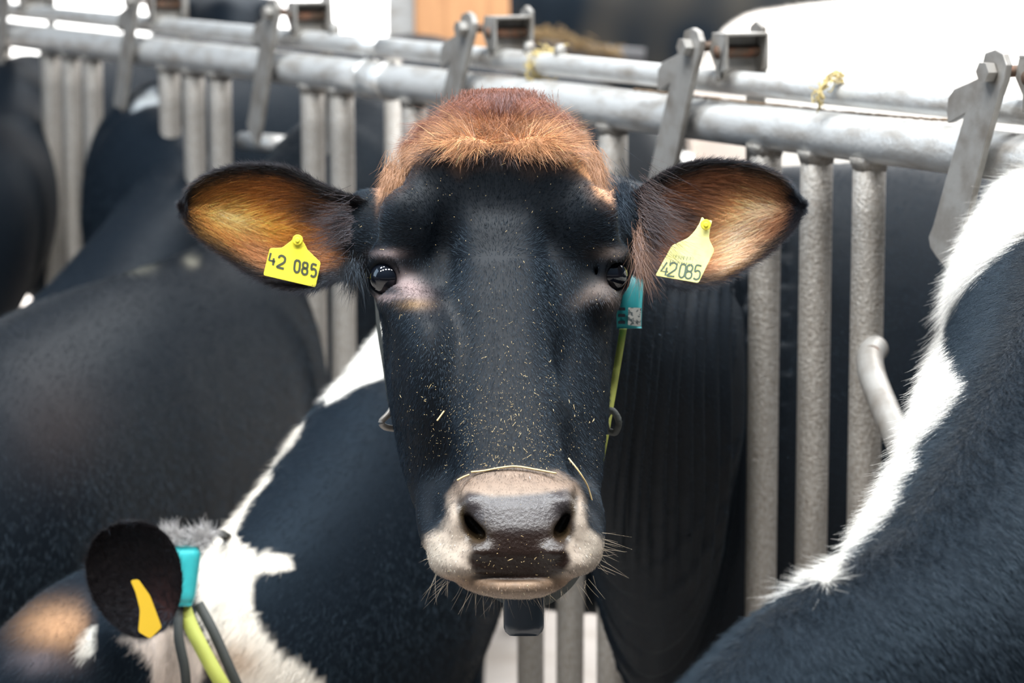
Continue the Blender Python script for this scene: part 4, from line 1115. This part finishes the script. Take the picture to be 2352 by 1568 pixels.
# short tube ends low behind the arms
for (x0, x1, y, D_, r) in ((556, 655, 326, 5.95, .018), (275, 335, 268, 6.6, .018)):
    V, F = tube_mesh([P(x0, y-2, D_), P(x1, y+6, D_-.1)], r, 20); mesh_obj('stop_bar', V, F, M_galv, panels[1])['label'] = 'short horizontal stop bar'
for x, o in ((1208, .008), (1278, .008), (762, .012)):
    V, F = tube_mesh([at_s(s_of(x), zr+RZ2+o, .006), at_s(s_of(x), zr+RZ2+o+.018, .006), at_s(s_of(x), zr+RZ2+o+.024, .006)], [.010, .009, .005], 14); mesh_obj('rail_lug', V, F, M_plate, panels[0 if x > 872 else 1])
# ------------------------------------------------------------ straw on rails and on the face
def wisp(name, label, pts_px, n, spread, L, r=.0009, col_=M_straw, tagit=True, parent=None, seed=1):
    rr = random.Random(seed); pr = []
    ctl = catmull([P(*a) for a in pts_px], 40)
    for i in range(n):
        t = rr.randint(0, 39); p = ctl[t]+np.array([rr.gauss(0, spread) for _ in range(3)])
        T = ctl[min(39, t+2)]-ctl[max(0, t-2)]; T = T/np.linalg.norm(T)
        d = T+np.array([rr.gauss(0, .45) for _ in range(3)]); d /= np.linalg.norm(d); l = L*rr.uniform(.5, 1.2)
        b = np.array([rr.gauss(0, .15) for _ in range(3)])*l
        pr.append(tube_mesh(catmull([p-d*l/2, p+b, p+d*l/2], 6), r*rr.uniform(.6, 1.3), 5))
    V, F = merge(pr); o = mesh_obj(name, V, F, col_, parent, smooth=False)
    if tagit: tag(o, label, 'straw')
    return o
M_twine = mat('dirty_twine', (.42, .33, .14), .8)
wisp('straw_wisp', 'knot of pale straw hanging on the upper rail above the cow poll', [(1285, 118, 4.60), (1240, 130, 4.60), (1226, 155, 4.60), (1232, 180, 4.62), (1255, 186, 4.62)], 70, .004, .035, col_=M_twine, seed=3)
wisp('straw_wisp', 'small curl of dry grass wrapped on the upper rail at right', [(1936, 180, 3.86), (1915, 178, 3.86), (1890, 195, 3.855), (1882, 218, 3.85), (1886, 238, 3.86)], 46, .0022, .022, col_=M_twine, seed=5)
V, F = tube_mesh(catmull([P(1455, 205, 4.27), P(1600, 222, 4.15), P(1750, 238, 4.03), P(1900, 254, 3.92), P(2060, 268, 3.81), P(2180, 276, 3.74)], 90), .0016, 6, jitter=.6)
M_twd = mat('brown_twine', (.13, .085, .05), .9)
V[:, 2] += .0; tag(mesh_obj('twine', V, F, M_twd, None), 'brown twine lying along the top of the thick rail', 'twine')
def straw_px(name, pts, r, label, jog=0):
    V, F = tube_mesh(catmull([H(x, y, n) for x, y, n in pts], 6*len(pts)), r, 7); o = mesh_obj(name, V, F, M_straw, None); tag(o, label, 'straw'); return o
straw_px('straw', [(1082, 1084, .026), (1112, 1081, .027), (1150, 1074, .030), (1185, 1071, .031), (1230, 1078, .030), (1278, 1087, .028)], .0010, 'long bent straw lying across the top of the nose')
straw_px('straw', [(1306, 1052, .020), (1322, 1072, .022), (1340, 1098, .015), (1351, 1120, .002), (1360, 1150, -.01)], .0008, 'thin straw hanging down the right side of the muzzle')
straw_px('straw', [(1050, 1103, .022), (1065, 1095, .024), (1078, 1090, .026)], .0010, 'short straw at the left end of the nose top')
straw_px('straw', [(1148, 633, .010), (1156, 625, .011), (1163, 616, .011)], .0008, 'short pale straw in the middle of the forehead')
straw_px('straw', [(1004, 966, .012), (1012, 955, .013), (1020, 944, .014)], .0009, 'short tan straw left of centre on the nose bridge')
straw_px('straw', [(1164, 908, .018), (1168, 900, .019), (1173, 897, .019)], .0008, 'tiny split straw in the centre of the nose bridge')
# chaff: specks nobody could count
def chaff():
    T_, W_ = sample(V_main, F_main, 1500, dens_chaff)
    p = at(V_main, T_, W_); n = at(N_main, T_, W_); n /= np.linalg.norm(n, axis=1)[:, None]
    pr = []
    for i in range(len(p)):
        t = np.cross(n[i], rng.normal(size=3)); t /= np.linalg.norm(t); s_ = np.cross(n[i], t)
        l = rng.choice([.0003, .0006, .0013, .0028], p=[.62, .29, .07, .02]); w_ = rng.uniform(.00012, .00024)
        c = p[i]+n[i]*.0022
        pr.append((np.array([c-t*l-s_*w_, c+t*l-s_*w_, c+t*l+s_*w_, c-t*l+s_*w_, c+n[i]*.0004]), [(0, 1, 4), (1, 2, 4), (2, 3, 4), (3, 0, 4)]))
    V, F = merge(pr); o = mesh_obj('hay_chaff', V, F, M_straw, None, smooth=False); tag(o, 'fine hay chaff sprinkled over the black face and nose', 'hay chaff', kind='stuff')
chaff()
# ------------------------------------------------------------ building
def quad_box(name, c, hx_, hy_, hz_, M, kind='structure', rot=0):
    ca, sa = math.cos(rot), math.sin(rot)
    V, F = box(c, np.array([ca*hx_, sa*hx_, 0]), np.array([-sa*hy_, ca*hy_, 0]), np.array([0, 0, hz_]))
    o = mesh_obj(name, V, F, M, None, smooth=False); 
    if kind: o['kind'] = kind
    return o
quad_box('floor', (1.5, 8, -.05), 9, 11, .05, M_conc)
quad_box('wall_back', (1.5, 15.2, 1.6), 9, .12, 1.6, M_wall)
kc = at_s((s_left+s_right)/2, .10); th_ = math.atan2(FD[1], FD[0])
quad_box('trim_1', kc, abs(s_left-s_right)/2, .07, .10, M_conc, rot=th_)
# timber post with its steel flat
c = P(1062, -200, 8.9)
V, F = box([c[0], c[1], 1.65], np.array([.140, 0, 0]), np.array([0, .12, 0]), np.array([0, 0, 1.65]))
tp_ = empty('timber_post', [c[0], c[1], 0]); tag(tp_, 'orange pine post with a grey steel flat, top centre behind the rails', 'post')
bevel(mesh_obj('timber', V, F, M_wood, tp_, smooth=False), .006, 2)
V, F = box([c[0]-.182, c[1]-.02, 1.65], np.array([.040, 0, 0]), np.array([0, .08, 0]), np.array([0, 0, 1.65]))
mesh_obj('steel_flat', V, F, M_galv, tp_, smooth=False)['label'] = 'grey steel flat along the post'
# stall rail with straw on it
V, F = tube_mesh([P(1175, 112, 8.9), P(1480, 135, 8.9)], .03, 20); br = mesh_obj('stall_rail', V, F, mat('dark_grey_steel', (.06, .06, .065), .7), None); tag(br, 'dirty grey stall rail with straw on it behind the barrier', 'rail')
V, F = tube_mesh([P(903, 100, 5.6), P(903, 900, 5.35)], .016, 16)
sp_ = mesh_obj('stall_post', V, F, M_galvp, None); tag(sp_, 'thin grey stall post left of the cow poll, behind the barrier', 'post')
M_oldstraw = mat('old_straw', (.25, .17, .08), .8)
wisp('straw_clump', 'matted tan straw caught on the stall rail at the top centre', [(1205, 86, 8.85), (1250, 80, 8.85), (1300, 90, 8.85), (1350, 108, 8.85), (1420, 122, 8.85)], 150, .010, .05, r=.0022, col_=M_oldstraw, seed=9)
